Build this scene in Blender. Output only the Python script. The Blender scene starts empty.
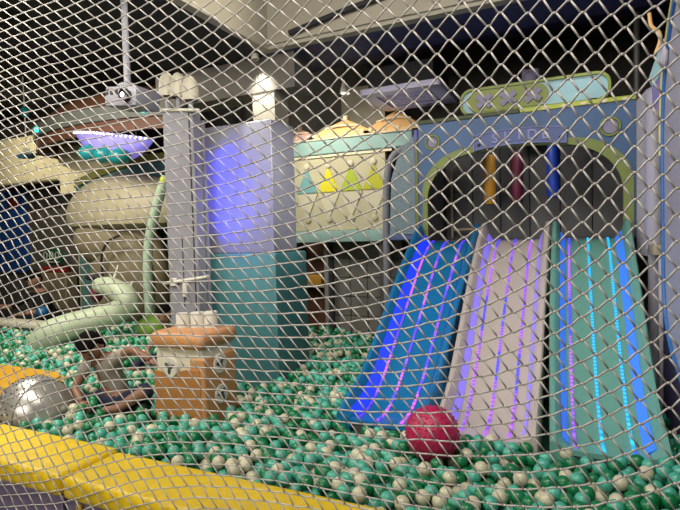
import bpy, bmesh, math, random
import numpy as np
from mathutils import Vector, Matrix
random.seed(7)
scene = bpy.context.scene
COL = scene.collection
PI = math.pi
ZB = 0.40            # level of the balls' surface

# ------------------------------------------------------------------ materials
def mat(name, col, rough=0.5, metal=0.0, emit=None, es=0.0, var=0.0, vscale=6.0, bump=0.0, bscale=40.0, coat=0.0, alpha=1.0, trans=0.0):
    m = bpy.data.materials.new(name); m.use_nodes = True
    nt = m.node_tree; b = nt.nodes['Principled BSDF']
    c = (*col, 1)
    b.inputs['Base Color'].default_value = c
    b.inputs['Roughness'].default_value = rough
    b.inputs['Metallic'].default_value = metal
    b.inputs['Coat Weight'].default_value = coat
    if alpha < 1: b.inputs['Alpha'].default_value = alpha
    if trans: b.inputs['Transmission Weight'].default_value = trans
    if emit:
        b.inputs['Emission Color'].default_value = (*emit, 1); b.inputs['Emission Strength'].default_value = es
    tc = nt.nodes.new('ShaderNodeTexCoord')
    if var > 0:
        n = nt.nodes.new('ShaderNodeTexNoise'); n.inputs['Scale'].default_value = vscale; n.inputs['Detail'].default_value = 4
        nt.links.new(tc.outputs['Object'], n.inputs['Vector'])
        r = nt.nodes.new('ShaderNodeValToRGB')
        r.color_ramp.elements[0].position = .3; r.color_ramp.elements[1].position = .7
        r.color_ramp.elements[0].color = (*[max(0, x*(1-var)) for x in col], 1)
        r.color_ramp.elements[1].color = (*[min(1, x*(1+var)) for x in col], 1)
        nt.links.new(n.outputs['Fac'], r.inputs['Fac']); nt.links.new(r.outputs['Color'], b.inputs['Base Color'])
    if bump > 0:
        n2 = nt.nodes.new('ShaderNodeTexNoise'); n2.inputs['Scale'].default_value = bscale; n2.inputs['Detail'].default_value = 3
        nt.links.new(tc.outputs['Object'], n2.inputs['Vector'])
        bp = nt.nodes.new('ShaderNodeBump'); bp.inputs['Strength'].default_value = bump; bp.inputs['Distance'].default_value = .02
        nt.links.new(n2.outputs['Fac'], bp.inputs['Height']); nt.links.new(bp.outputs['Normal'], b.inputs['Normal'])
    return m

def led_mat(name, cols, strength, scale=3.0):
    """LED strip: colour changes along the strip in blocks, fine dots of brighter diodes."""
    m = bpy.data.materials.new(name); m.use_nodes = True
    nt = m.node_tree; b = nt.nodes['Principled BSDF']
    b.inputs['Base Color'].default_value = (.05, .05, .08, 1)
    tc = nt.nodes.new('ShaderNodeTexCoord'); sp = nt.nodes.new('ShaderNodeSeparateXYZ')
    nt.links.new(tc.outputs['Object'], sp.inputs[0])
    n = nt.nodes.new('ShaderNodeTexNoise'); n.inputs['Scale'].default_value = scale; n.inputs['Detail'].default_value = 0
    nt.links.new(tc.outputs['Object'], n.inputs['Vector'])
    r = nt.nodes.new('ShaderNodeValToRGB'); r.color_ramp.interpolation = 'CONSTANT'
    el = r.color_ramp.elements
    pos = [0.0] + [.36 + .28*k/(len(cols)-1) for k in range(1, len(cols))] if len(cols) > 1 else [0.0]
    el[0].color = (*cols[0], 1); el[0].position = 0
    if len(cols) > 1:
        el[1].color = (*cols[1], 1); el[1].position = pos[1]
        for k in range(2, len(cols)):
            e = el.new(pos[k]); e.color = (*cols[k], 1)
    nt.links.new(n.outputs['Fac'], r.inputs['Fac'])
    w = nt.nodes.new('ShaderNodeMath'); w.operation = 'MULTIPLY'; w.inputs[1].default_value = 420
    nt.links.new(sp.outputs['Z'], w.inputs[0])
    s = nt.nodes.new('ShaderNodeMath'); s.operation = 'SINE'; nt.links.new(w.outputs[0], s.inputs[0])
    mr = nt.nodes.new('ShaderNodeMapRange'); mr.inputs['From Min'].default_value = -1; mr.inputs['To Min'].default_value = strength*.55; mr.inputs['To Max'].default_value = strength*1.3
    nt.links.new(s.outputs[0], mr.inputs['Value'])
    nt.links.new(r.outputs['Color'], b.inputs['Emission Color']); nt.links.new(mr.outputs[0], b.inputs['Emission Strength'])
    return m

# ------------------------------------------------------------------ mesh helpers
def nb(): return bmesh.new()

def box(bm, x0, x1, y0, y1, z0, z1, bev=0.0, seg=2, mi=0, mtx=None):
    t = bmesh.new(); bmesh.ops.create_cube(t, size=1)
    for v in t.verts:
        v.co = Vector(((x0+x1)/2 + v.co.x*(x1-x0), (y0+y1)/2 + v.co.y*(y1-y0), (z0+z1)/2 + v.co.z*(z1-z0)))
    if bev > 0: bmesh.ops.bevel(t, geom=t.edges[:], offset=bev, segments=seg, affect='EDGES', profile=.6)
    merge(bm, t, mi, mtx)

def merge(bm, t, mi=0, mtx=None):
    t.verts.ensure_lookup_table()
    mp = [bm.verts.new(mtx @ v.co if mtx else v.co) for v in t.verts]
    for i, v in enumerate(t.verts): v.index = i
    for f in t.faces:
        try:
            g = bm.faces.new([mp[v.index] for v in f.verts]); g.material_index = mi; g.smooth = True
        except ValueError: pass
    t.free()

def ellipsoid(bm, c, r, seg=20, rings=12, mi=0, rot=None):
    t = bmesh.new(); bmesh.ops.create_uvsphere(t, u_segments=seg, v_segments=rings, radius=1)
    M = Matrix.Translation(c) @ (rot.to_4x4() if rot else Matrix.Identity(4)) @ Matrix.Diagonal((*r, 1))
    merge(bm, t, mi, M)

def cyl(bm, p0, p1, r0, r1=None, seg=20, mi=0, cap=True):
    tube(bm, [p0, p1], [r0, r0 if r1 is None else r1], seg, mi, cap)

def smooth_path(pts, n=8):
    P = [Vector(p) for p in pts]; out = []
    for i in range(len(P)-1):
        a = P[max(i-1, 0)]; b = P[i]; c = P[i+1]; d = P[min(i+2, len(P)-1)]
        for k in range(n):
            t = k/n
            out.append(.5*((2*b) + (c-a)*t + (2*a-5*b+4*c-d)*t*t + (3*b-a-3*c+d)*t**3))
    out.append(P[-1]); return out

def tube(bm, pts, r, seg=10, mi=0, cap=True, flat=1.0):
    P = [Vector(p) for p in pts]; n = len(P)
    R = r if isinstance(r, (list, tuple)) else [r]*n
    if len(R) != n:
        R = [R[0] + (R[-1]-R[0])*k/(n-1) for k in range(n)] if len(R) == 2 else [R[min(len(R)-1, int(k*len(R)/n))] for k in range(n)]
    rings = []; up = None
    for i in range(n):
        d = (P[min(i+1, n-1)] - P[max(i-1, 0)]).normalized()
        if up is None:
            up = Vector((0, 0, 1)) if abs(d.z) < .9 else Vector((0, 1, 0))
        s = d.cross(up).normalized(); up = s.cross(d).normalized()
        rings.append([bm.verts.new(P[i] + (s*math.cos(2*PI*k/seg) + up*math.sin(2*PI*k/seg)*flat)*R[i]) for k in range(seg)])
    for a, b in zip(rings, rings[1:]):
        for k in range(seg):
            f = bm.faces.new((a[k], a[(k+1) % seg], b[(k+1) % seg], b[k])); f.material_index = mi; f.smooth = True
    if cap:
        for q in (rings[0][::-1], rings[-1]):
            f = bm.faces.new(q); f.material_index = mi

def lathe(bm, prof, c, seg=28, mi=0, mtx=None):
    rings = []
    for r, z in prof:
        rings.append([bm.verts.new((mtx @ Vector((r*math.cos(2*PI*k/seg), r*math.sin(2*PI*k/seg), z)) if mtx else Vector((r*math.cos(2*PI*k/seg), r*math.sin(2*PI*k/seg), z))) + Vector(c)) for k in range(seg)])
    for a, b in zip(rings, rings[1:]):
        for k in range(seg):
            f = bm.faces.new((a[k], a[(k+1) % seg], b[(k+1) % seg], b[k])); f.material_index = mi; f.smooth = True

def prism(bm, poly, y0, y1, mi=0):
    """poly in (x,z), extruded from y0 (front) to y1."""
    a = [bm.verts.new((x, y0, z)) for x, z in poly]; b = [bm.verts.new((x, y1, z)) for x, z in poly]
    n = len(poly)
    for q in (a, b[::-1]):
        f = bm.faces.new(q); f.material_index = mi
    for k in range(n):
        f = bm.faces.new((a[k], b[k], b[(k+1) % n], a[(k+1) % n])); f.material_index = mi

def band(bm, A, B, y0, y1, mi=0, closed=False):
    """strip between two (x,z) polylines of equal length, with thickness."""
    n = len(A)
    fa = [bm.verts.new((x, y0, z)) for x, z in A]; fb = [bm.verts.new((x, y0, z)) for x, z in B]
    ba = [bm.verts.new((x, y1, z)) for x, z in A]; bb = [bm.verts.new((x, y1, z)) for x, z in B]
    R = range(n if closed else n-1)
    for k in R:
        j = (k+1) % n
        for q in ((fa[k], fa[j], fb[j], fb[k]), (ba[k], bb[k], bb[j], ba[j]), (fa[k], ba[k], ba[j], fa[j]), (fb[k], fb[j], bb[j], bb[k])):
            f = bm.faces.new(q); f.material_index = mi
    if not closed:
        for k in (0, n-1):
            f = bm.faces.new((fa[k], fb[k], bb[k], ba[k])); f.material_index = mi

def obj(name, bm, mats, parent=None, flat=False, label=None):
    me = bpy.data.meshes.new(name)
    bmesh.ops.recalc_face_normals(bm, faces=bm.faces[:])
    if parent is not None:
        off = parent_world(parent)
        for v in bm.verts: v.co -= off
    bm.to_mesh(me); bm.free()
    for m in (mats if isinstance(mats, (list, tuple)) else [mats]): me.materials.append(m)
    if flat:
        for p in me.polygons: p.use_smooth = False
    else:
        me.set_sharp_from_angle(angle=math.radians(40))
        for p in me.polygons: p.use_smooth = True
    o = bpy.data.objects.new(name, me); COL.objects.link(o)
    if parent is not None: o.parent = parent
    if label: o['label'] = label
    return o

def parent_world(p):
    v = Vector((0, 0, 0))
    while p is not None: v += p.location; p = p.parent
    return v

def tag(o, label, cat, group=None, kind=None):
    o['label'] = label; o['category'] = cat
    if group: o['group'] = group
    if kind: o['kind'] = kind
    return o

def thing(name, loc, label, cat, group=None):
    o = bpy.data.objects.new(name, None); o.empty_display_size = .1; COL.objects.link(o); o.location = loc
    return tag(o, label, cat, group)

def recenter(o):
    """move the origin of a one-mesh thing to its base"""
    me = o.data; xs = [v.co for v in me.vertices]
    c = Vector((sum(v.x for v in xs)/len(xs), sum(v.y for v in xs)/len(xs), min(v.z for v in xs)))
    me.transform(Matrix.Translation(-c)); o.location = c
    return o

def struct(name, bm, m, label=None):
    o = obj(name, bm, m, flat=True); o['kind'] = 'structure'
    if label: o['label'] = label
    return o

def text(body, size, loc, rot, m, parent, name='lettering', extrude=.003, bold=0.0):
    cu = bpy.data.curves.new(name, 'FONT'); cu.body = body; cu.size = size; cu.extrude = extrude; cu.align_x = 'CENTER'; cu.align_y = 'CENTER'; cu.offset = bold
    t = bpy.data.objects.new('tmp', cu); COL.objects.link(t)
    dg = bpy.context.evaluated_depsgraph_get(); me = bpy.data.meshes.new_from_object(t.evaluated_get(dg))
    bpy.data.objects.remove(t)
    o = bpy.data.objects.new(name, me); me.materials.clear(); me.materials.append(m); COL.objects.link(o)
    o.parent = parent; o.location = Vector(loc) - parent_world(parent); o.rotation_euler = rot
    return o

# ------------------------------------------------------------------ palette
M = {}
M['black'] = mat('black ceiling paint', (.006, .006, .010), .8, var=.3)
M['navy'] = mat('navy soffit paint', (.035, .035, .12), .75, var=.2)
M['coffer'] = mat('beige plaster', (.36, .33, .26), .85, var=.08, vscale=2)
M['beam'] = mat('grey brown beam', (.12, .11, .095), .85, var=.1)
M['darkwall'] = mat('dark taupe wall', (.085, .078, .068), .8, var=.25, vscale=3)
M['floor'] = mat('dark floor', (.04, .05, .05), .7, var=.2)
M['teal'] = mat('teal vinyl padding', (.055, .185, .195), .5, var=.12, vscale=3, bump=.08, bscale=8)
M['white'] = mat('off white cladding', (.19, .19, .23), .6, var=.05, vscale=3)
M['grey'] = mat('grey cladding', (.24, .235, .27), .55, var=.10, vscale=4)
M['seam'] = mat('dark seam', (.02, .02, .025), .7)
M['yellow'] = mat('yellow vinyl', (.82, .56, .010), .42, var=.07, vscale=5, bump=.25, bscale=18)
M['purple'] = mat('mauve grey vinyl', (.19, .155, .235), .6, var=.12, bump=.15, bscale=14)
M['mustard'] = mat('mustard piping', (.45, .28, .01), .5, var=.1)
M['green_b'] = mat('dark green plastic', (.004, .17, .055), .35, coat=.2)
M['mint_b'] = mat('mint plastic', (.07, .40, .285), .35, coat=.2)
M['white_b'] = mat('cream plastic', (.57, .54, .37), .4, coat=.2)
M['pink'] = mat('crimson rubber', (.42, .010, .075), .38, var=.15, vscale=20, bump=.25, bscale=120)
M['orange'] = mat('orange tan vinyl', (.50, .235, .085), .5, var=.10, bump=.1, bscale=10)
M['orange2'] = mat('brown orange vinyl', (.40, .17, .045), .5, var=.12, bump=.1, bscale=10)
M['cream'] = mat('cream vinyl', (.60, .56, .43), .55, var=.06)
M['stud'] = mat('cream white foam', (.62, .59, .50), .6, var=.06)
M['darkgrey'] = mat('dark grey plastic', (.06, .06, .06), .5)
M['rope'] = mat('off white nylon rope', (.41, .38, .345), .8, var=.12, vscale=40)
M['blue_s'] = mat('blue gelcoat', (.010, .155, .36), .22, coat=.4)
M['white_s'] = mat('white gelcoat', (.50, .44, .40), .28, coat=.4)
M['green_s'] = mat('seafoam gelcoat', (.15, .37, .31), .22, coat=.4)
M['bluewall'] = mat('blue painted board', (.045, .115, .26), .5, var=.15, vscale=3)
M['olive'] = mat('olive green vinyl', (.20, .25, .06), .55, var=.1)
M['olived'] = mat('dark olive', (.06, .08, .03), .6)
M['lime'] = mat('lime trim', (.45, .52, .06), .5)
M['limed'] = mat('olive lime trim', (.22, .27, .04), .5)
M['ltblue'] = mat('pale blue board', (.28, .48, .55), .5, var=.08)
M['dkpad'] = mat('charcoal padding', (.10, .10, .105), .6, var=.12, vscale=4)
M['lilac'] = mat('lilac plate', (.075, .11, .29), .5)
M['letter'] = mat('pale lilac lettering', (.23, .25, .50), .5)
M['dot'] = mat('grey lilac disc', (.26, .24, .36), .6)
M['bag_o'] = mat('amber vinyl', (.42, .20, .01), .5)
M['bag_m'] = mat('maroon vinyl', (.10, .006, .03), .5)
M['bag_b'] = mat('royal blue vinyl', (.01, .05, .42), .5)
M['panelcream'] = mat('cream printed panel', (.50, .46, .31), .6, var=.05)
M['aqua'] = mat('aqua board', (.27, .43, .41), .6, var=.08)
M['tent'] = mat('orange tent roof', (.85, .52, .22), .6, var=.08)
M['tentw'] = mat('cream trim', (.78, .68, .48), .6)
M['tri_b'] = mat('teal blue triangle', (.16, .38, .40), .6)
M['tri_y'] = mat('yellow triangle', (.72, .64, .01), .6)
M['tri_g'] = mat('lime triangle', (.38, .48, .03), .6)
M['tri_o'] = mat('olive yellow triangle', (.46, .46, .02), .6)
M['tri_w'] = mat('pale triangle', (.60, .56, .42), .6)
M['mesh'] = mat('dark netting', (.02, .02, .06), .8)
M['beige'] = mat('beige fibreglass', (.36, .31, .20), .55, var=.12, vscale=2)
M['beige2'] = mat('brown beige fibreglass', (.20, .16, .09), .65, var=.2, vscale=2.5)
M['paletube'] = mat('pale green vinyl', (.40, .46, .31), .5, var=.08, bump=.08, bscale=8)
M['mint'] = mat('mint padded tube', (.36, .47, .34), .55, var=.06)
M['tusk'] = mat('white plastic', (.8, .78, .68), .4)
M['brown'] = mat('brown board', (.14, .055, .028), .6, var=.2)
M['beltgrey'] = mat('grey green belt', (.15, .16, .14), .6, var=.1)
M['creamwall'] = mat('cream plaster', (.62, .54, .34), .8, var=.06)
M['yg'] = mat('yellow green panel', (.22, .24, .07), .6, var=.25)
M['metal'] = mat('grey metal', (.35, .35, .37), .4, metal=.6)
M['ac'] = mat('white plastic grille', (.62, .58, .80), .5)
M['skin'] = mat('brown skin', (.22, .105, .06), .55, var=.08)
M['skin2'] = mat('tan skin', (.30, .15, .09), .55, var=.08)
M['hair'] = mat('black hair', (.005, .0045, .0045), .95, bump=.3, bscale=80)
M['hair'].node_tree.nodes['Principled BSDF'].inputs['Specular IOR Level'].default_value = .08
M['shirt'] = mat('grey beige cotton', (.30, .27, .22), .85, var=.12, bump=.2, bscale=25)
M['navyc'] = mat('navy cotton', (.012, .014, .04), .8, var=.2)
M['blackc'] = mat('black cotton', (.006, .006, .007), .85, var=.3)
M['pinkc'] = mat('dusty pink cotton', (.34, .21, .16), .85, var=.1)
M['eye'] = mat('dark eye', (.01, .008, .006), .2)
M['lip'] = mat('lip', (.16, .05, .04), .5)
M['blueposter'] = mat('blue poster', (.01, .07, .30), .5, var=.15, vscale=2)
M['red'] = mat('red paint', (.28, .02, .02), .5)
M['green_sign'] = mat('dark green sign', (.005, .07, .035), .5)
M['letterw'] = mat('pale lettering', (.45, .5, .42), .6)
M['ledv'] = led_mat('violet leds', [(.10, .03, 1), (.42, .08, 1), (.10, .05, 1), (.75, .12, .9)], 1.25, 3.5)
M['ledp'] = led_mat('purple leds', [(.07, .06, 1), (.36, .10, 1), (.5, .12, 1)], 1.2, 3.0)
M['ledc'] = led_mat('cyan leds', [(.0, .50, 1), (.0, .60, 1), (.02, .10, 1)], 1.25, 1.6)
M['glowb'] = mat('blue glow strip', (.02, .05, .6), .4, emit=(.004, .03, 1), es=.75)
M['glowp'] = mat('lavender glow strip', (.3, .25, .6), .4, emit=(.20, .14, 1), es=.55)
M['glowc'] = mat('sky blue glow strip', (.05, .2, .6), .4, emit=(.03, .16, .85), es=.55)
M['glowblue'] = mat('blue led bar', (.05, .05, .8), .4, emit=(.03, .03, 1), es=10)
M['traybowl'] = mat('purple acrylic', (.30, .26, .70), .3, emit=(.25, .20, .9), es=.45, alpha=.8)
M['trayled'] = mat('white violet leds', (.9, .85, 1), .4, emit=(.85, .8, 1), es=2.2)
M['cyanled'] = mat('turquoise lamp', (.1, .9, .8), .4, emit=(.05, .9, .75), es=1.6)
M['tealglobe'] = mat('teal globe', (.01, .20, .22), .3)
M['lampw'] = mat('lamp lens', (1, 1, 1), .4, emit=(1, .95, .85), es=1.6)
M['hood'] = mat('cream hood', (.50, .46, .36), .6, var=.06)
M['panelgrey'] = mat('pale grey board', (.38, .37, .44), .5, var=.05, vscale=2)
M['edgeblue'] = mat('blue edge', (.03, .14, .40), .5)
M['edgeyellow'] = mat('yellow edge', (.62, .56, .18), .5)
M['edgeviolet'] = mat('violet board', (.18, .15, .42), .5)
M['glitter'] = mat('grey blue board', (.17, .24, .29), .5, var=.25, vscale=60)

# silver ball: brushed silver with rows of small dark studs
def silver():
    m = mat('silver vinyl', (.50, .48, .44), .30, metal=.65, var=.12, vscale=8, bump=.06, bscale=10)
    return m
M['silver'] = silver()
M['silver2'] = mat('grey silver vinyl', (.22, .21, .22), .4, metal=.4, var=.1)

# ------------------------------------------------------------------ the room
b = nb(); box(b, -11, 3, -2.6, 7, -.05, 0); struct('floor', b, M['floor'])
b = nb(); box(b, -11, 3, 6.5, 6.6, 0, 3.8); struct('wall_back', b, M['darkwall'])
b = nb(); box(b, -11.1, -11, -2.6, 6.6, 0, 3.8); struct('wall_left', b, M['darkwall'])
b = nb(); box(b, 3, 3.1, -2.6, 6.6, 0, 3.8); struct('wall_right', b, M['darkwall'])
b = nb(); box(b, -11.1, 3.1, -2.7, -2.6, 0, 3.8); struct('wall_front', b, M['darkwall'])
b = nb(); box(b, -11.1, 3.1, -2.7, 6.6, 3.8, 3.9); struct('ceiling', b, M['black'])
# dropped soffits around the raised coffer over the front of the pit
b = nb(); box(b, -3.3, -2.34, -2.6, 4.0, 2.95, 3.0); struct('trim_1', b, M['black'], 'black dropped ceiling left of the raised coffer')
b = nb(); box(b, -2.34, 3, 3.66, 4.15, 2.95, 3.05); struct('trim_2', b, M['navy'], 'navy underside of the ceiling drop above the slides')
b = nb(); box(b, -2.34, -2.27, -2.6, 3.66, 2.95, 3.8); struct('trim_3', b, M['coffer'], 'lit cream side face of the raised ceiling coffer')
b = nb(); box(b, -2.27, 3, 3.58, 3.66, 2.95, 3.8)
box(b, -2.27, 3, 3.56, 3.58, 2.98, 3.0); struct('trim_4', b, M['coffer'], 'beige end face of the raised ceiling coffer')
b = nb(); tube(b, smooth_path([(-2.05, 3.55, 3.03), (-1.6, 3.55, 3.10), (-1.2, 3.55, 3.16), (-.7, 3.55, 3.30), (-.2, 3.55, 3.34)], 6), .022, 8)
tag(recenter(obj('reveal_tube', b, M['seam'])), 'thick black cable sagging along the beige ceiling edge', 'cable')  # dark tube added in place of a black reveal strip
# black ducts beyond the soffit
b = nb()
box(b, -3.5, 2.8, 4.75, 5.15, 3.25, 3.6); struct('trim_5', b, M['navy'], 'dark navy duct under the far ceiling')
# concrete beam and column above the padded pillar
b = nb(); box(b, -3.6, -2.10, 3.70, 4.0, 2.66, 2.949); struct('trim_6', b, M['beam'], 'beige ceiling beam lit by a spotlight')
b = nb(); box(b, -2.525, -2.305, 3.71, 3.93, 0.0, 2.66)
struct('trim_7', b, M['coffer'], 'pale concrete column under the ceiling beam')
b = nb(); box(b, -2.62, -2.06, 5.75, 6.1, 0.0, 3.2); struct('trim_8', b, M['coffer'], 'beige wall pier behind the tents')

# ------------------------------------------------------------------ padded pillar and grey column
T = thing('padded_pillar', (-2.4, 3.5, 0), 'square pillar with white upper cladding and teal padded lower half', 'pillar')
b = nb(); box(b, -2.86, -2.025, 3.20, 3.68, 0, 1.315, .02, 2); obj('padding', b, M['teal'], T)
b = nb(); box(b, -2.84, -2.04, 3.22, 3.55, 1.316, 2.30, .006, 1); obj('upper_cladding', b, M['white'], T)
T = thing('grey_column', (-2.70, 3.08, 0), 'slim grey clad column left of the white and teal pillar', 'column')
b = nb(); box(b, -2.87, -2.58, 3.0, 3.10, 0, 2.40, .008, 1); obj('cladding', b, M['grey'], T)
b = nb(); box(b, -2.612, -2.604, 2.995, 3.0, 0, 2.40); box(b, -2.722, -2.716, 2.996, 3.0, .9, 1.45); obj('seam', b, M['seam'], T, label='dark vertical seam')
b = nb(); box(b, -2.60, -2.565, 3.105, 3.125, 0.02, 2.33); obj('side_cladding', b, M['grey'], T)
T = thing('led_bar', (-2.61, 3.16, 1.5), 'blue light bar upright in the gap behind the grey column', 'light')
b = nb(); box(b, -2.625, -2.605, 3.14, 3.16, 1.52, 2.12, .004, 1); obj('tube_light', b, M['glowblue'], T)
for z in (1.49, 2.121):
    b = nb(); box(b, -2.627, -2.603, 3.138, 3.162, z, z+.029); obj('end_cap', b, M['seam'], T)
# white rail fixed on the grey column
b = nb(); tube(b, [(-2.90, 2.985, 1.10), (-2.55, 2.985, 1.145), (-2.47, 2.985, 1.16)], .012, 8); box(b, -2.84, -2.78, 2.975, 2.998, 1.08, 1.14, .005, 1); box(b, -2.72, -2.68, 2.975, 2.998, 1.0, 1.13, .005, 1)
tag(recenter(obj('wall_rail', b, M['stud'])), 'thin white rail fixed across the grey column above the orange box', 'rail')
# three cream hoods on top of the grey column
for k, (x, z, r, lab) in enumerate(((-2.855, 2.55, .062, 'leftmost of three cream rounded hoods on top of the grey column'), (-2.745, 2.53, .060, 'middle of three cream rounded hoods on top of the grey column'), (-2.630, 2.49, .062, 'rightmost of three cream rounded hoods on top of the grey column'))):
    T = thing('lamp_hood', (x, 3.05, 2.40), lab, 'hood', 'cream hoods on the column')
    b = nb(); lathe(b, [(r*1.0, -.02), (r*1.02, .03), (r*.97, .08), (r*.8, .125), (r*.5, .155), (r*.15, .168), (0.001, .17)], (x, 3.05, z), 20); lathe(b, [(r*.9, -.02), (r*1.0, -.02)], (x, 3.05, z), 20)
    obj('shade', b, M['hood'], T)
    b = nb(); cyl(b, (x, 3.05, 2.40), (x, 3.05, z+.1), .018); obj('stem', b, M['grey'], T)
b = nb(); tube(b, [(-2.87, 2.988, 2.42), (-2.70, 2.988, 2.40), (-2.50, 2.988, 2.372)], .012, 8); 
tag(recenter(obj('cross_bar', b, M['stud'])), 'thin pale bar slanting across the top of the grey column', 'bar')

# ------------------------------------------------------------------ ball pit border
def pad(name, u0, u1, v0, v1, label, droop=.03):
    T = thing(name, ((u0+u1)/2, v0, 0), label, 'pit border', 'yellow topped border pads')
    b = nb(); box(b, u0, u1, v0-.02, v1, .345, .44, .03, 3)
    obj('cushion', b, M['yellow'], T)
    b = nb(); box(b, u0+.004, u1-.004, v0, v1-.02, 0, .344, .006, 1); obj('front_panel', b, M['purple'], T, label='mauve grey front panel')
    return T
J = -2.02
T1 = pad('border_pad', -4.2, J-.012, 1.437, 1.75, 'yellow topped pit border pad at the left, beside the silver ball')
T2 = pad('border_pad', J+.012, 2.2, 1.437, 1.72, 'long yellow topped pit border pad running right from the joint')
b = nb(); box(b, -1.925, -1.895, 1.418, 1.437, 0, .34, .004, 1); obj('corner_piping', b, M['mustard'], T2, label='mustard vertical piping')
# rounded yellow pad at the left edge
b = nb(); pts = []
for k in range(13):
    a = -PI/2 + PI*k/12; pts.append((-3.62 + .24*math.cos(a), 2.34 + .24*math.sin(a)))
pts += [(-5.0, 2.58), (-5.0, 2.10)]
a_ = [b.verts.new((x, y, 0)) for x, y in pts]; f = b.faces.new(a_)
r = bmesh.ops.extrude_face_region(b, geom=[f])
for e in r['geom']:
    if isinstance(e, bmesh.types.BMVert): e.co.z = .46
bmesh.ops.bevel(b, geom=[e for e in b.edges if all(v.co.z > .4 for v in e.verts)], offset=.03, segments=3, affect='EDGES')
tag(recenter(obj('round_end_pad', b, mat('amber vinyl pad', (.62, .32, .012), .45, var=.08))), 'amber yellow pad with a rounded end behind the silver ball', 'pad')
# low pad at the far left end of the pit
T = thing('low_wall_pad', (-6.3, 3.95, 0), 'low grey green pit wall with cream top in front of the person in black', 'pad')
b = nb(); box(b, -7.9, -5.2, 3.85, 4.05, 0, .43, .01, 1); obj('wall_panel', b, M['beltgrey'], T)
b = nb(); box(b, -7.9, -5.2, 3.83, 4.07, .431, .49, .02, 2); obj('top_cushion', b, M['cream'], T)
b = nb(); box(b, -7.9, -5.2, 3.835, 3.849, .33, .385, .005, 1); obj('stripe', b, M['mustard'], T, label='mustard yellow stripe')

# ------------------------------------------------------------------ slides
SU, SW, SV, SL = -1.195, .507, 2.598, 1.515
PROF = [(-.06, .425), (.02, .425), (.10, .438), (.20, .478), (.32, .555), (.48, .685), (.66, .838), (.86, 1.005), (1.06, 1.160), (1.22, 1.268), (1.34, 1.328), (1.43, 1.357), (1.52, 1.366)]
PROF = [(p.x, p.y) for p in smooth_path([(d, z, 0) for d, z in PROF], 4)]
def slide_point(i, d, a, h, shear):
    k = max(0, 1-d/SL)
    return (SU + SW*i + a + shear*k*k, SV + d, h)
def zprof(d):
    for (d0, z0), (d1, z1) in zip(PROF, PROF[1:]):
        if d <= d1: return z0 + (z1-z0)*(d-d0)/(d1-d0)
    return PROF[-1][1]
def railh(d):
    h = .105 if d < 1.2 else .105 + .03*min(1, (d-1.2)/.25)
    if d < .12: h *= .25 + .75*math.sin(max(0, min(1, (d+.06)/.18))*PI/2)
    if d > 1.46: h *= 1 - .75*((d-1.46)/.06)**2
    return h
def sweep(bm, i, sec, shear, d0=-.06, d1=1.52, mi=0, caps=True):
    """sec(d) -> list of (a, dz) offsets across the slide"""
    rows = []
    ds = [d0] + [d for d, z in PROF if d0 < d < d1] + [d1]
    for d in ds:
        rows.append([bm.verts.new(slide_point(i, d, a, zprof(d)+dz, shear)) for a, dz in sec(d)])
    n = len(rows[0])
    for A, B in zip(rows, rows[1:]):
        for k in range(n-1):
            f = bm.faces.new((A[k], A[k+1], B[k+1], B[k])); f.material_index = mi; f.smooth = True
        f = bm.faces.new((A[n-1], A[0], B[0], B[n-1])); f.material_index = mi
    if caps:
        for q in (rows[0], rows[-1][::-1]): bm.faces.new(q)
def make_slide(i, m, label, leds, glowL, glowR, shear):
    T = thing('slide', (SU+SW*(i+.5), SV+.7, 0), label, 'slide', 'row of three lit slides')
    w = SW-.012; o = .006
    b = nb(); sweep(b, i, lambda d: [(o+.075, 0), (o+.12, -.006), (o+w-.12, -.006), (o+w-.075, 0), (o+w-.075, -.03), (o+.075, -.03)], shear)
    obj('slide_bed', b, m, T)
    for s in (0, 1):
        def sec(d, s=s):
            h = railh(d)
            L = [(0, -.22), (0, h-.012), (.008, h), (.026, h), (.036, h-.01), (.052, h*.45), (.078, .003), (.078, -.22)]
            return [(o+a if s == 0 else o+w-a, max(z, -zprof(d)+.2)) for a, z in L]
        b = nb(); sweep(b, i, sec, shear); obj('side_rail', b, m, T)
    for s, g in ((0, glowL), (1, glowR)):
        if g:
            mtl, wd = g
            def sg(d, s=s, wd=wd):
                h = railh(d); t0, t1 = .056, .056+wd
                zz = lambda a: (h*.45 + (.003-h*.45)*(a-.052)/.026) if a < .078 else .0
                L = [(t0, zz(t0)+.006), (t1, zz(t1)+.006), (t1, zz(t1)+.001), (t0, zz(t0)+.001)]
                return [(o+a if s == 0 else o+w-a, z) for a, z in L]
            b = nb(); sweep(b, i, sg, shear, .0, 1.44); obj('glow_strip', b, mtl, T)
    for fr, mtl in leds:
        a0 = o + .085 + (w-.17)*fr
        b = nb(); sweep(b, i, lambda d: [(a0-.007, .0025), (a0+.007, .0025), (a0+.007, -.003), (a0-.007, -.003)], shear, -.03, 1.50)
        obj('led_strip', b, mtl, T)
    # under-frame closing the slide below the bed
    b = nb(); sweep(b, i, lambda d: [(o+.10, -.035), (o+w-.10, -.035), (o+w-.10, -.10), (o+.10, -.10)], shear); obj('under_frame', b, M['darkgrey'], T)
    for a in (.1, w-.1):
        b = nb(); cyl(b, slide_point(i, 1.2, o+a, 0, 0), slide_point(i, 1.2, o+a, zprof(1.2)-.09, 0), .02, seg=10); obj('support_leg', b, M['metal'], T)
make_slide(0, M['blue_s'], 'blue slide with violet light strips, leftmost of the three', [(.10, M['ledv']), (.45, M['ledv']), (.86, M['ledv'])], (M['glowb'], .05), None, -.045)
make_slide(1, M['white_s'], 'white slide with blue and violet light strips, in the middle', [(.13, M['ledp']), (.50, M['ledp']), (.85, M['ledp'])], (M['glowp'], .032), (M['glowp'], .018), 0)
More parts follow.
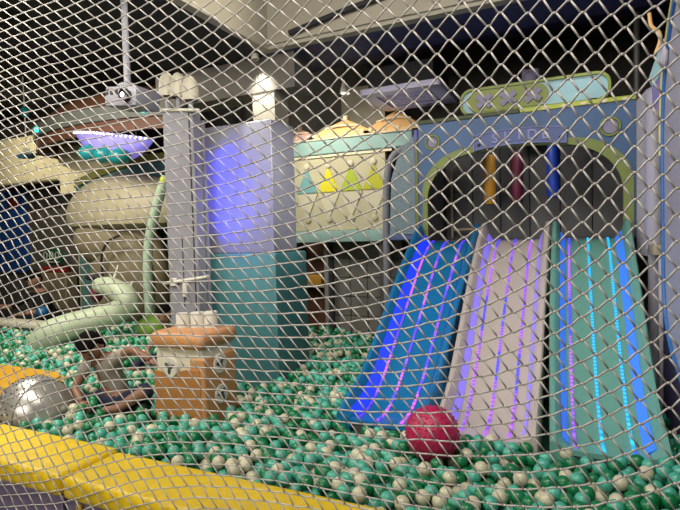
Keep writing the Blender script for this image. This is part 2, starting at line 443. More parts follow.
make_slide(2, M['green_s'], 'seafoam green slide with violet and cyan light strips, rightmost of the three', [(.08, M['ledp']), (.45, M['ledc']), (.84, M['ledc'])], (M['glowc'], .03), (M['glowc'], .04), .04)

# ------------------------------------------------------------------ slide platform and wall with the arch
T = thing('slide_platform', (-.42, 4.5, 0), 'charcoal padded platform and cabin behind the top of the slides', 'platform')
b = nb(); box(b, -1.19, .37, 4.22, 5.0, 1.28, 1.36, .01, 1); obj('platform_floor', b, M['dkpad'], T)
b = nb()
for k in range(6):
    x0 = -1.18 + k*.258; box(b, x0, x0+.254, 5.0, 5.06, 1.30, 2.24, .012, 2)
obj('back_padding', b, M['dkpad'], T)
b = nb(); box(b, -1.24, -1.192, 4.24, 5.06, 1.30, 2.24, .01, 1); obj('side_padding', b, M['dkpad'], T); b = nb(); box(b, .372, .42, 4.24, 5.06, 1.30, 2.24, .01, 1); obj('side_padding', b, M['dkpad'], T)
for x in (-1.15, .3):
    for y in (4.3, 4.95):
        b = nb(); box(b, x-.03, x+.03, y-.03, y+.03, 0, 1.28); obj('support_post', b, M['metal'], T)
b = nb(); tube(b, [(-1.10, 4.9, 1.37), (-1.10, 4.9, 2.02), (-1.02, 4.9, 2.08)], .012, 8); tube(b, [(-1.1, 4.92, 1.45), (-.9, 4.92, 1.45)], .014, 8); obj('trim_rail', b, M['beige'], T, label='beige trim rail')

def arch(u0, u1, z0, zt, rx, rz, n=14, nz=6):
    P = [(u0, z0 + (zt-rz-z0)*k/nz) for k in range(nz)]
    for k in range(n+1):
        a = PI - PI/2*k/n; P.append((u0+rx + rx*math.cos(a), zt-rz + rz*math.sin(a)))
    for k in range(1, 6): P.append((u0+rx + (u1-u0-2*rx)*k/6, zt + .02*math.sin(PI*k/6)))
    for k in range(n+1):
        a = PI/2 - PI/2*k/n; P.append((u1-rx + rx*math.cos(a), zt-rz + rz*math.sin(a)))
    for k in range(nz-1, -1, -1): P.append((u1, z0 + (zt-rz-z0)*k/nz))
    return P
T = thing('slide_wall', (-.42, 4.15, 0), 'blue board wall with green edged arch above the slides', 'wall board')
A = arch(-1.125, .285, 1.37, 2.055, .42, .36)
G = arch(-1.165, .35, 1.37, 2.10, .42, .34)
U0, U1, Z0, Z1 = -1.194, .364, 1.37, 2.318
n = len(G); O_ = []
for x, z in G:   # project arch points onto the outer rectangle
    cx, cz = (U0+U1)/2, 1.75
    if z < 1.77: O_.append((U0 if x < cx else U1, z))
    else:
        dx, dz = x-cx, max(z-cz, 1e-4)
        t = min((U1-cx)/abs(dx) if abs(dx) > 1e-6 else 9, (Z1-cz)/dz); O_.append((cx+dx*t, cz+dz*t))
for k in range(n):
    if abs(O_[k][0]-U0) < .06 and O_[k][1] > Z1-.12: pass
b = nb(); band(b, G, O_, 4.13, 4.16)
for (x, s) in ((U0, 1), (U1, -1)):
    near = [p for p in O_ if abs(p[0]-x) < 1e-4]; top = [p for p in O_ if abs(p[1]-Z1) < 1e-4]
    p1 = max(near, key=lambda p: p[1]); p2 = min(top, key=lambda p: abs(p[0]-x))
    prism(b, [p1, (x, Z1), p2] if s == 1 else [p1, p2, (x, Z1)], 4.13, 4.16)
obj('board', b, M['bluewall'], T)
b = nb(); band(b, A, G, 4.118, 4.165); obj('arch_band', b, M['olive'], T, label='olive green band around the arch')
b = nb(); box(b, -.40, U1, 4.12, 4.17, Z1+.001, Z1+.034, .004, 1); obj('top_trim', b, M['lime'], T, label='lime trim strip with white discs')
b = nb(); box(b, U0, -.405, 4.12, 4.17, Z1+.001, Z1+.034, .004, 1); obj('top_trim', b, M['olived'], T, label='dark olive trim strip')
for k in range(5):
    b = nb(); ellipsoid(b, (-.22+.13*k, 4.118, Z1+.012), (.024, .006, .012), 12, 6); obj('trim_disc', b, M['tentw'], T)
for (x, z, r_) in ((-1.075, 2.165, .042), (.205, 2.15, .05)):
    b = nb(); lathe(b, [(.0001, 0), (r_, 0), (r_, .008)], (x, 4.126, z), 24, mtx=Matrix.Rotation(PI/2, 3, 'X')); d = obj('disc', b, M['dot'], T)
    b = nb(); ring = [(x+math.cos(2*PI*k/24)*(r_+.012), 4.125, z+math.sin(2*PI*k/24)*(r_+.012)) for k in range(25)]; tube(b, ring, .010, 6, cap=False); obj('ring', b, M['olive'], d)

# the sign over the arch
T = thing('slide_sign', (-.41, 4.11, 2.06), 'arched lilac plate lettered SLIDE above the slide arch', 'sign')
def arcz(u): return 2.062 + .03*(1-((u+.41)/.36)**2)
us = [-.74+.66*k/20 for k in range(21)]
b = nb(); band(b, [(u, arcz(u)-.01) for u in us], [(u, arcz(u)+.115) for u in us], 4.095, 4.112); obj('plate', b, M['lilac'], T)
b = nb()
tube(b, [(u, 4.093, arcz(u)+.108) for u in us], .005, 6); tube(b, [(u, 4.093, arcz(u)-.004) for u in us], .005, 6)
for u in (us[0], us[-1]): tube(b, [(u, 4.093, arcz(u)-.004), (u, 4.093, arcz(u)+.108)], .005, 6)
obj('border_line', b, M['letter'], T)
for k, ch in enumerate('SLIDE'):
    u = -.58 + .09*k
    text(ch, .10, (u, 4.090, arcz(u)+.052), (PI/2, 0, 0), M['letter'], T, 'letter', .003, .0025)
for u in (-.70, -.12):
    b = nb(); ellipsoid(b, (u, 4.092, arcz(u)+.03), (.012, .006, .012), 12, 8); obj('screw', b, M['seam'], T)

# board with the crosses on top of the wall
T = thing('cross_board', (-.3, 4.2, 2.36), 'rounded pale blue board with green oval and three crosses atop the blue wall', 'sign board')
def capsule(u0, u1, z0, z1, n=10):
    r = (z1-z0)/2; c = (z0+z1)/2
    return [(u1-r+r*math.sin(PI*k/n), c+r*math.cos(PI*k/n)) for k in range(n+1)] + [(u0+r-r*math.sin(PI*k/n), c-r*math.cos(PI*k/n)) for k in range(n+1)]
def rrect(u0, u1, z0, z1, r, n=6):
    P = []
    for cx, cz, a0 in ((u1-r, z1-r, 90), (u1-r, z0+r, 0), (u0+r, z0+r, -90), (u0+r, z1-r, -180)):
        for k in range(n+1):
            a = math.radians(a0-90*k/n); P.append((cx+r*math.cos(a), cz+r*math.sin(a)))
    return P
b = nb(); band(b, rrect(-.86, .215, 2.353, 2.565, .09), rrect(-.84, .195, 2.371, 2.545, .075), 4.18, 4.24, closed=True); obj('edge_trim', b, M['limed'], T)
b = nb(); prism(b, rrect(-.843, .198, 2.369, 2.547, .075), 4.195, 4.235); obj('board', b, M['ltblue'], T)
b = nb(); prism(b, capsule(-.80, -.20, 2.375, 2.54), 4.185, 4.196); obj('oval', b, M['limed'], T, label='green oval')
for x in (-.67, -.49, -.31):
    b = nb()
    for s in (1, -1):
        box(b, -.068, .068, 4.170-.002*s, 4.186, -.022, .022, 0, 1, 0, Matrix.Translation((x, 0, 2.455)) @ Matrix.Rotation(s*PI/4.6, 4, 'Y'))
    obj('cross', b, M['dot'], T)
b = nb(); pass
for x in (-.78, .10):
    b = nb(); box(b, x-.025, x+.025, 4.14, 4.22, 2.352, 2.366); obj('foot', b, M['seam'], T)
b = nb(); ellipsoid(b, (-.36, 4.6, 2.70), (.055, .03, .055)); box(b, -.43, -.29, 4.62, 4.72, 2.2, 2.78, .01, 1)
tag(recenter(obj('speaker_box', b, [M['dot']])), 'dark upright speaker box behind the board with crosses', 'speaker')

# hanging punch rolls in the cabin
for x, m, z0, lab in ((-.70, M['bag_o'], 1.66, 'amber padded roll hanging in the slide cabin'), (-.475, M['bag_m'], 1.66, 'maroon padded roll hanging in the slide cabin'), (-.19, M['bag_b'], 1.69, 'royal blue padded roll hanging in the slide cabin')):
    T = thing('hanging_roll', (x, 4.6, z0), lab, 'padded roll', 'padded rolls in the cabin')
    b = nb(); r_ = .052; lathe(b, [(.001, 0), (r_*.8, .004), (r_, .03), (r_, .40), (r_*.8, .43), (.001, .434)], (x, 4.6, z0), 20); obj('roll', b, m, T)
    b = nb(); cyl(b, (x, 4.6, z0+.43), (x, 4.6, 2.32), .008, seg=8); obj('strap', b, M['seam'], T)
b = nb(); box(b, -1.15, .32, 4.57, 4.63, 2.32, 2.345); tag(recenter(obj('ceiling_rail', b, M['seam'])), 'dark rail carrying the padded rolls inside the cabin', 'rail')

# ------------------------------------------------------------------ tent booth
T = thing('tent_booth', (-2.3, 5.1, 0), 'cream booth front with row of triangles under an aqua band', 'booth')
b = nb(); box(b, -3.3, -1.80, 5.0, 5.06, 1.48, 2.30, .004, 1); obj('front_panel', b, M['panelcream'], T)
b = nb(); box(b, -3.3, -1.50, 4.97, 5.06, 2.302, 2.455, .01, 1); obj('aqua_band', b, M['aqua'], T)
b = nb(); box(b, -3.3, -1.50, 4.96, 5.06, 2.456, 2.474, .004, 1); box(b, -3.3, -1.72, 4.985, 5.0, 2.272, 2.30, .003, 1); obj('cream_edge', b, M['tentw'], T)
b = nb(); box(b, -3.3, -1.80, 4.93, 5.08, 1.355, 1.478, .012, 2); obj('shelf', b, M['aqua'], T)
cols = [M['tri_b'], M['tri_y'], M['tri_g'], M['tri_o']]
for k, x in enumerate((-2.72, -2.455, -2.19, -1.93)):
    b = nb(); prism(b, [(x-.128, 1.90), (x, 2.165), (x+.128, 1.90)], 4.988, 5.0); f = obj('triangle', b, cols[k], T)
    b = nb(); ellipsoid(b, (x, 4.99, 2.185), (.035, .01, .035)); obj('triangle_ball', b, M['tri_w'], f)
    b = nb(); prism(b, [(x-.128, 1.885), (x, 1.62), (x+.128, 1.885)], 4.990, 5.0); f = obj('triangle', b, M['tri_w'], T)  # pale inverted copy paints the reflection of the row above
    b = nb(); ellipsoid(b, (x, 4.99, 1.60), (.035, .01, .035)); obj('triangle_ball', b, M['panelcream'], f)
for x in (-3.2, -1.85):
    b = nb(); box(b, x-.04, x+.04, 5.0, 5.08, 0, 1.355); obj('support_post', b, M['darkgrey'], T)
for (x, zt, wd, lab, mm) in ((-2.90, 2.66, .30, 'small orange tent roof painted as lit pinkish, leftmost on the booth', mat('pink lit tent roof', (.66, .40, .38), .6, var=.15)), (-2.32, 2.70, .38, 'orange tent roof with white ball tip, middle of the booth top', M['tent']), (-1.72, 2.73, .30, 'orange tent roof with white tip, rightmost beside the pole', M['tent'])):  # first roof has the pink light put into its colour
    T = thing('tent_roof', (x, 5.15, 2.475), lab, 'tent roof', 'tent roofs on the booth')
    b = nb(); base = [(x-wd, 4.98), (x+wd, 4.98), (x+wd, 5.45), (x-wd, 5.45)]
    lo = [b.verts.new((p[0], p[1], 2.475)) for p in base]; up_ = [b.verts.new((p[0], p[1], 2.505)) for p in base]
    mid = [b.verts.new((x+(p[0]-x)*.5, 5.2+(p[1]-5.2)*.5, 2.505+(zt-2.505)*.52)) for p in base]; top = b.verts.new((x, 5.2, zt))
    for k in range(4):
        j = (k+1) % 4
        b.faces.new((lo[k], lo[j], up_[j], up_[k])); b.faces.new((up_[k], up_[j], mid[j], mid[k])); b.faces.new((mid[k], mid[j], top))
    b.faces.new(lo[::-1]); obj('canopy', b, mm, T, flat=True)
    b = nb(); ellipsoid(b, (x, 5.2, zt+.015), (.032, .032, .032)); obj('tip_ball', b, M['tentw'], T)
    for k in range(4):
        b = nb(); ellipsoid(b, (x-wd*.75+wd*.5*k, 4.978, 2.505), (.022, .010, .022), 12, 8); obj('bobble', b, M['tentw'], T)
    b = nb(); tube(b, [(x-wd*.62, 5.06, 2.505+(zt-2.505)*.42), (x, 5.04, 2.505+(zt-2.505)*.52), (x+wd*.62, 5.06, 2.505+(zt-2.505)*.42)], .010, 6); obj('stripe', b, M['tentw'], T)
# arched white pole and grey-blue return panel right of the booth
b = nb(); tube(b, smooth_path([(-1.52, 4.945, 2.285), (-1.66, 4.945, 2.24), (-1.745, 4.945, 2.10), (-1.775, 4.945, 1.85), (-1.785, 4.945, 1.4), (-1.79, 4.945, .9), (-1.80, 4.945, .3)], 6), .038, 12)
tag(recenter(obj('curved_pole', b, M['white'])), 'white padded pole curving inward at the top, right of the booth', 'pole')
T = thing('return_panel', (-1.52, 4.88, 1.4), 'grey blue sparkly panel between the booth and the slide wall', 'panel')
b = nb(); prism(b, [(-1.72, 1.42), (-1.44, 1.42), (-1.44, 2.38), (-1.50, 2.34), (-1.61, 2.20), (-1.69, 1.98)], 4.86, 4.9); obj('panel_board', b, M['glitter'], T)
b = nb(); box(b, -1.435, -1.395, 4.80, 4.9, 1.35, 2.42, .008, 1); obj('edge_strip', b, M['edgeviolet'], T, label='violet edge strip')
b = nb(); box(b, -1.74, -1.44, 4.82, 4.9, 1.36, 1.415, .01, 1); obj('sill', b, M['lilac'], T)
b = nb(); box(b, -1.48, -1.44, 4.83, 4.87, 0, 1.36); obj('support_post', b, M['darkgrey'], T)
b = nb(); box(b, -1.40, -1.22, 4.7, 4.74, 1.2, 2.3, .01, 1)
tag(recenter(obj('olive_panel', b, M['olive'])), 'olive green panel at the left end of the slide wall', 'panel')
# dark gridded wall under the booth with an open shelf at its left
T = thing('dark_panel_wall', (-2.1, 5.35, 0), 'dark gridded panel wall under the booth shelf', 'panel wall')
b = nb()
for i in range(4):
    for j in range(5): box(b, -2.58+i*.21, -2.375+i*.21, 5.32, 5.37, .28+j*.22, .495+j*.22, .006, 1)
obj('grid_panel', b, mat('dark grid panel', (.15, .145, .13), .6, var=.15), T)
b = nb(); box(b, -2.655, -2.60, 5.22, 5.36, .2, 1.35, .008, 1); obj('post', b, M['metal'], T)
T = thing('open_shelf', (-2.85, 5.5, 0), 'narrow dark shelf between the teal pillar and the gridded wall', 'shelf')
b = nb(); box(b, -3.15, -3.12, 5.3, 5.6, 0, 1.34); box(b, -2.70, -2.67, 5.3, 5.6, 0, 1.34); box(b, -3.12, -2.70, 5.58, 5.6, 0, 1.34); obj('frame', b, M['brown'], T)
b = nb(); box(b, -3.12, -2.70, 5.3, 5.58, .82, .85); obj('shelf_board', b, M['beige'], T)
b = nb(); box(b, -2.93, -2.74, 5.31, 5.45, .851, .97, .02, 2); tag(recenter(obj('storage_tub', b, M['bag_o'])), 'amber tub standing on the narrow dark shelf', 'tub')

# ------------------------------------------------------------------ right-hand side
T = thing('white_post', (.42, 3.72, 0), 'white round padded post right of the slide wall', 'post')
b = nb(); lathe(b, [(.001, 1.30), (.05, 1.30), (.05, 2.22), (.046, 2.26), (.03, 2.29), (.001, 2.30)], (.425, 3.72, 0), 20); obj('padding', b, M['panelgrey'], T)
b = nb(); cyl(b, (.425, 3.72, 0), (.425, 3.72, 1.30), .035, seg=16); obj('core', b, M['panelgrey'], T)
b = nb(); box(b, .385, .52, 3.42, 3.68, 1.27, 1.33, .01, 2); tag(recenter(obj('cross_rail', b, M['beige'])), 'beige cross rail at the foot of the white round post', 'rail')
def netpanel(name, p0, p1, z0, z1, step, r, m, label):
    b = nb(); p0 = Vector(p0); p1 = Vector(p1); n = int((p1-p0).length/step); k = int((z1-z0)/step)
    for i in range(n+1):
        q = p0 + (p1-p0)*i/n; tube(b, [(q.x, q.y, z0), (q.x, q.y, z1)], r, 4, cap=False)
    for j in range(k+1):
        z = z0 + (z1-z0)*j/k; tube(b, [(p0.x, p0.y, z), (p1.x, p1.y, z)], r, 4, cap=False)
    return tag(recenter(obj(name, b, m)), label, 'netting')
netpanel('side_netting', (.368, 4.1, 0), (.395, 3.78, 0), 1.25, 2.3, .018, .0045, M['panelgrey'], 'fine pale netting between the slide wall and white post')
netpanel('dark_netting', (.42, 3.35, 0), (.44, 2.75, 0), .35, 1.25, .022, .004, M['mesh'], 'dark fine netting beside the seafoam slide')
b = nb(); box(b, .46, .50, 2.75, 3.5, .0, 1.26, .01, 1); tag(recenter(obj('side_board', b, M['edgeviolet'])), 'violet board low behind the dark netting at right', 'board')
b = nb(); box(b, .40, .425, 3.3, 3.36, .0, 1.26, .008, 1); tag(recenter(obj('slim_post', b, M['panelgrey'])), 'slim pale post under the beige cross rail', 'post')
# big pale side panel, plane u = .39, rounded outline in (v, z)
T = thing('curved_board', (.40, 2.5, 0), 'large pale panel with blue and yellow edge at the right side', 'panel')
out = [(1.75, .62), (2.2, .70), (2.60, .80), (2.80, .86), (2.94, .95), (3.02, 1.07), (3.06, 1.25), (3.08, 1.70), (3.08, 1.95), (3.04, 2.12), (2.97, 2.24), (2.82, 2.37), (2.66, 2.46), (2.5, 2.56), (2.35, 2.75), (2.2, 2.94), (1.75, 2.94)]
out = [(p.x, p.y) for p in smooth_path([(a, c, 0) for a, c in out[:-1]], 3)] + [out[-1]]
def yprism(bm, poly, x0, x1):
    a = [bm.verts.new((x0, y, z)) for y, z in poly]; c = [bm.verts.new((x1, y, z)) for y, z in poly]; n = len(poly)
    bm.faces.new(a); bm.faces.new(c[::-1])
    for k in range(n): bm.faces.new((a[k], c[k], c[(k+1) % n], a[(k+1) % n]))
b = nb(); yprism(b, out, .395, .43); obj('board_face', b, M['panelgrey'], T)
edge = [(.390, y, z) for y, z in out[:-1]]
b = nb(); tube(b, edge, .010, 8); obj('blue_edge', b, M['edgeblue'], T, label='blue edge')
i0 = len(edge)//2
b = nb(); tube(b, [(.384, y+.022, z) for x, y, z in edge[i0-1:]], .010, 8); obj('yellow_edge', b, M['edgeyellow'], T, label='yellow edge')
b = nb(); prism(b, [(.352, 2.25), (.40, 2.40), (.425, 2.37), (.425, 2.30), (.37, 2.20)], 3.28, 3.32); tag(recenter(obj('wing_board', b, M['ltblue'])), 'pale blue slanted board above the white round post', 'board')
b = nb(); prism(b, [(.368, 2.195), (.425, 2.295), (.415, 2.14), (.375, 2.05)], 3.285, 3.315); tag(recenter(obj('violet_board', b, M['edgeviolet'])), 'violet slanted board just above the white round post', 'board')
b = nb(); tube(b, smooth_path([(.355, 3.3, 2.60), (.365, 3.3, 2.53), (.40, 3.3, 2.49), (.405, 3.3, 2.44), (.385, 3.3, 2.38)], 6), .010, 8); tag(recenter(obj('orange_hook', b, M['tent'])), 'thin orange curved hook at the upper right corner', 'hook')
b = nb(); ring = [(.38, 2.96+.035*math.cos(2*PI*k/20), 2.275+.06*math.sin(2*PI*k/20)) for k in range(21)]; tube(b, ring, .013, 8, cap=False); ellipsoid(b, (.385, 2.96, 2.275), (.008, .022, .045))
tag(recenter(obj('ring_handle', b, M['panelgrey'])), 'pale oval ring on the top of the side panel', 'ring')
b = nb(); tube(b, [(.385, 4.3, 1.2), (.385, 4.3, 3.0), (.37, 4.3, 3.4)], .022, 10); tag(recenter(obj('dark_post', b, M['darkgrey'])), 'dark slim post rising behind the white round post', 'post')

# ceiling cassette and small spotlight
T = thing('ceiling_air_conditioner', (-1.45, 4.74, 2.7), 'square white cassette unit hanging under the dark ceiling', 'air conditioner')
b = nb(); band(b, rrect(-1.82, -1.07, -.36, .36, .04), rrect(-1.70, -1.19, -.24, .24, .02), 0, .05, closed=True)
for v in b.verts: v.co = Vector((v.co.x, 4.74+v.co.z, 2.70+v.co.y))
obj('frame', b, M['ac'], T)
b = nb(); box(b, -1.69, -1.20, 4.51, 4.97, 2.715, 2.74)
obj('grille', b, M['dot'], T)
b = nb()
for k in range(7): box(b, -1.68, -1.21, 4.53+.06*k, 4.55+.06*k, 2.705, 2.716)
obj('slat', b, M['ac'], T)
b = nb(); box(b, -1.75, -1.14, 4.45, 5.03, 2.751, 2.95); obj('housing', b, M['seam'], T)
b = nb(); cyl(b, (-1.45, 4.74, 2.95), (-1.45, 4.74, 3.8), .015, seg=8); obj('hanger', b, M['seam'], T)
T = thing('spotlight', (-2.23, 5.0, 2.95), 'small white spotlight under the dark ceiling above the tents', 'spotlight')
b = nb(); lathe(b, [(.001, .12), (.03, .12), (.045, .06), (.06, 0), (.05, .005)], (-2.23, 5.0, 2.92), 18); obj('housing', b, M['stud'], T)
b = nb(); cyl(b, (-2.23, 5.0, 3.03), (-2.23, 5.0, 3.8), .01, seg=8); obj('stem', b, M['seam'], T)
b = nb(); ellipsoid(b, (-2.23, 5.0, 2.925), (.045, .045, .01)); obj('lens', b, M['lampw'], T)
# downlight washing the beam and pillar
T = thing('spotlight', (-2.41, 3.60, 2.90), 'small spotlight at the corner of the raised ceiling above the pillar', 'spotlight')
b = nb(); lathe(b, [(.001, 2.945), (.028, 2.945), (.034, 2.90), (.028, 2.90)], (-2.41, 3.60, 0), 16); obj('housing', b, M['stud'], T)

# ------------------------------------------------------------------ far left: themed shopfront
def fwd_pt(p, k): return (p[0]*k, p[1]*k, 1.45+(p[2]-1.45)*k)
T = thing('round_canopy', (-5.6, 6.0, 2.9), 'brown rounded canopy with grey belt over the shopfront at left', 'canopy')
CX, CY = -5.75, 5.78
def arcseg(bm, r0, r1, z0, z1, a0, a1, n=40, z0i=None, z1i=None):
    P = [math.radians(a0+(a1-a0)*k/n) for k in range(n+1)]
    rows = []
    for a in P:
        c, s = math.cos(a), math.sin(a)
        rows.append([bm.verts.new((CX+r*c, CY+r*s*.55, z)) for r, z in ((r0, z0), (r1, z1), (r1-.10, z1), (r0-.10, z0))])
    for A, B in zip(rows, rows[1:]):
        for k in range(4): bm.faces.new((A[k], A[(k+1) % 4], B[(k+1) % 4], B[k]))
    for q in (rows[0], rows[-1][::-1]): bm.faces.new(q)
b = nb(); arcseg(b, 2.06, 2.04, 2.80, 2.95, 120, 304); obj('lower_belt', b, M['brown'], T)
b = nb(); arcseg(b, 2.10, 2.10, 2.951, 3.12, 120, 304); obj('grey_belt', b, M['beltgrey'], T, label='grey belt')
b = nb(); arcseg(b, 2.10, 1.75, 3.121, 3.33, 120, 304); arcseg(b, 1.75, 1.1, 3.33, 3.50, 120, 304); obj('dome', b, M['brown'], T)
for a in (236, 296):
    b = nb(); aa = math.radians(a); ellipsoid(b, (CX+2.12*math.cos(aa), CY+2.12*.55*math.sin(aa), 3.03), (.05, .03, .04)); obj('lamp', b, M['cyanled'], T, label='turquoise lamp')
for (x, y) in ((-6.6, 6.3), (-4.6, 6.3)):
    b = nb(); cyl(b, (x, y, 2.9), (x, y, 3.8), .03, seg=10); obj('hanger', b, M['seam'], T)

T = thing('light_tray', (-5.65, 4.6, 2.5), 'purple lit hanging tray with a row of white lights', 'light')
K = .92
def tp(p): return fwd_pt(p, K)
rim0, rim1 = Vector(tp((-6.334, 5.0, 2.963))), Vector(tp((-4.967, 5.0, 2.738)))
b = nb(); sections = []
for k in range(25):
    t = k/24; c = rim0.lerp(rim1, t); dep = .34*math.sin(PI*min(1, t*1.0)**.9)**.7 if 0 < t < 1 else .0
    wdt = .05 + .20*math.sin(PI*t)
    row = []
    for j in range(9):
        a = PI*j/8; row.append(b.verts.new((c.x, c.y - wdt*math.cos(a), c.z - dep*math.sin(a) - .001)))
    sections.append(row)
for A_, B_ in zip(sections, sections[1:]):
    for j in range(8): b.faces.new((A_[j], A_[j+1], B_[j+1], B_[j]))
obj('bowl', b, M['traybowl'], T)
b = nb()
for k in range(24):
    t = (k+.5)/24; c = rim0.lerp(rim1, t); ellipsoid(b, (c.x, c.y-(.05+.20*math.sin(PI*t))-.012, c.z-.02), (.022, .012, .016), 10, 6)
obj('light_row', b, M['trayled'], T)
for t in (.2, .8):
    b = nb(); c = rim0.lerp(rim1, t); cyl(b, c, (c.x, c.y, max(2.80, c.z+.02)), .006, seg=6); obj('hanger', b, M['seam'], T)
for t, lab in ((.34, 'teal globe under the purple tray, leftmost of three'), (.55, 'teal globe under the purple tray, middle of three'), (.75, 'teal globe under the purple tray, rightmost of three')):
    c = rim0.lerp(rim1, t); b = nb(); ellipsoid(b, (c.x, c.y-.20, c.z-.27), (.125, .125, .10)); ellipsoid(b, (c.x, c.y-.2, c.z-.17), (.03, .03, .02))
    tag(recenter(obj('tray_globe', b, M['tealglobe'])), lab, 'lamp', 'teal globes under the tray')  # plain teal balls of the tray, giving no light

b = nb(); box(b, -9.6, -7.42, 5.75, 6.0, 2.46, 3.27, .06, 3); struct('trim_9', b, M['creamwall'], 'cream lit bulkhead over the shop opening at far left')
b = nb(); box(b, -7.50, -7.10, 5.8, 6.0, 0.2, 2.6, .03, 2); struct('trim_10', b, M['creamwall'], 'cream post under the bulkhead')
b = nb(); prism(b, [(-7.5, 2.95), (-7.0, 2.92), (-6.8, 2.98), (-6.3, 2.80), (-5.6, 2.66), (-5.2, 2.60), (-5.2, 2.52), (-6.0, 2.52), (-6.5, 2.40), (-6.9, 2.22), (-7.5, 2.20)], 5.55, 5.75)
tag(recenter(obj('cream_awning', b, M['creamwall'])), 'cream cut out awning board under the purple tray', 'awning')
T = thing('arched_backboard', (-5.8, 5.45, 0), 'dark teal arched board with olive edge behind the beige sculpture', 'board')
ub = [-6.95+2.2*k/16 for k in range(17)]
fz = lambda u: 2.30+.30*math.sin(PI*min(1, max(0, (u+7.1)/3.6)))
b = nb(); band(b, [(u, 0.0) for u in ub], [(u, fz(u)) for u in ub], 5.4, 5.45); obj('board', b, mat('dark teal board', (.08, .19, .17), .6, var=.15), T)
b = nb(); band(b, [(u, fz(u)-.09) for u in ub], [(u, fz(u)+.02) for u in ub], 5.37, 5.399); obj('edge', b, mat('olive edge', (.17, .16, .03), .6), T, label='olive edge')
# hanging fishing-line toy
T = thing('hanging_boat', (-7.15, 4.8, 2.65), 'small blue and white boat toy hanging on a white string', 'toy')
b = nb(); prism(b, [(-7.33, 2.70), (-7.28, 2.65), (-7.10, 2.64), (-7.03, 2.68)], 4.74, 4.86); obj('hull', b, mat('hull blue', (.03, .13, .20), .5), T)
b = nb(); box(b, -7.31, -7.05, 4.75, 4.85, 2.701, 2.73, .008, 1); box(b, -7.20, -7.12, 4.77, 4.83, 2.73, 2.79, .01, 1); obj('deck', b, M['stud'], T)
b = nb(); cyl(b, (-7.16, 4.8, 2.78), (-7.16, 4.8, 3.8), .008, seg=6); obj('string', b, M['stud'], T)
b = nb(); tube(b, [(-7.05, 4.8, 2.69), (-6.42, 4.8, 2.64)], .018, 8); obj('boom', b, M['seam'], T, label='dark boom')
b = nb(); ellipsoid(b, (-7.16, 4.8, 3.30), (.06, .06, .08)); obj('float', b, M['tealglobe'], T, label='teal float')
# projector on a pole
T = thing('projector', (-2.475, 2.35, 2.24), 'grey projector on a ceiling pole with a bright lens', 'projector')
RZ = Matrix.Translation((-2.475, 2.35, 2.305)) @ Matrix.Rotation(.12, 4, 'Y')
b = nb(); box(b, -.13, .13, -.10, .10, -.06, .06, .02, 2, 0, RZ); obj('body', b, M['grey'], T)
b = nb()
for k in range(5): box(b, -.12+.04*k, -.097+.04*k, -.103, -.099, .005, .04, 0, 1, 0, RZ)
obj('vent', b, M['seam'], T)
b = nb(); lathe(b, [(.001, -.03), (.030, -.03), (.036, .0), (.036, .03)], (-2.415, 2.245, 2.295), 18, mtx=Matrix.Rotation(PI/2, 3, 'X')); obj('lens_ring', b, M['seam'], T)
b = nb(); ellipsoid(b, (-2.415, 2.212, 2.295), (.016, .006, .016)); obj('lens', b, M['lampw'], T)
b = nb(); cyl(b, (-2.515, 2.35, 2.36), (-2.515, 2.35, 2.95), .020, seg=14); ellipsoid(b, (-2.515, 2.35, 2.385), (.06, .06, .03)); obj('mount_pole', b, M['grey'], T)
# blue poster & oval sign far left
T = thing('blue_poster', (-9.9, 6.4, .9), 'tall blue poster with red round mark at the far left edge', 'poster')
b = nb(); box(b, -10.6, -9.75, 6.42, 6.498, .85, 2.45); obj('sheet', b, M['blueposter'], T)
b = nb(); ellipsoid(b, (-10.07, 6.415, 2.22), (.16, .01, .14)); box(b, -10.18, -9.96, 6.40, 6.412, 2.20, 2.24); obj('mark', b, M['red'], T)
T = thing('oval_sign', (-8.6, 6.1, .9), 'dark green oval sign with red base on the far left counter', 'sign')
b = nb(); ellipsoid(b, (-8.65, 6.2, 1.16), (.34, .03, .15), 28, 10); obj('plate', b, M['green_sign'], T)
b = nb()
for k, x in enumerate((-8.82, -8.66, -8.50)):
    tube(b, [(x+.05*math.cos(2*PI*j/14), 6.16, 1.19+.06*math.sin(2*PI*j/14)) for j in range(15)], .012, 6, cap=False)
tube(b, [(-8.85, 6.16, 1.07), (-8.45, 6.16, 1.07)], .012, 6); obj('mark', b, M['letterw'], T)
b = nb(); box(b, -8.98, -8.32, 6.15, 6.25, .88, .99, .02, 2); obj('base', b, M['red'], T)
b = nb(); box(b, -8.98, -8.30, 6.15, 6.40, 0, .879, .02, 1); tag(recenter(obj('sign_counter', b, M['beige2'])), 'brown counter carrying the green oval sign', 'counter')
b = nb(); ellipsoid(b, (-6.35, 4.35, .53), (.075, .075, .075)); tag(recenter(obj('toy_ball', b, M['ltblue'])), 'bright blue ball beside the person in black', 'ball')
bpy.data.objects['toy_ball'].data.materials[0] = mat('bright blue toy', (.01, .10, .25), .4)

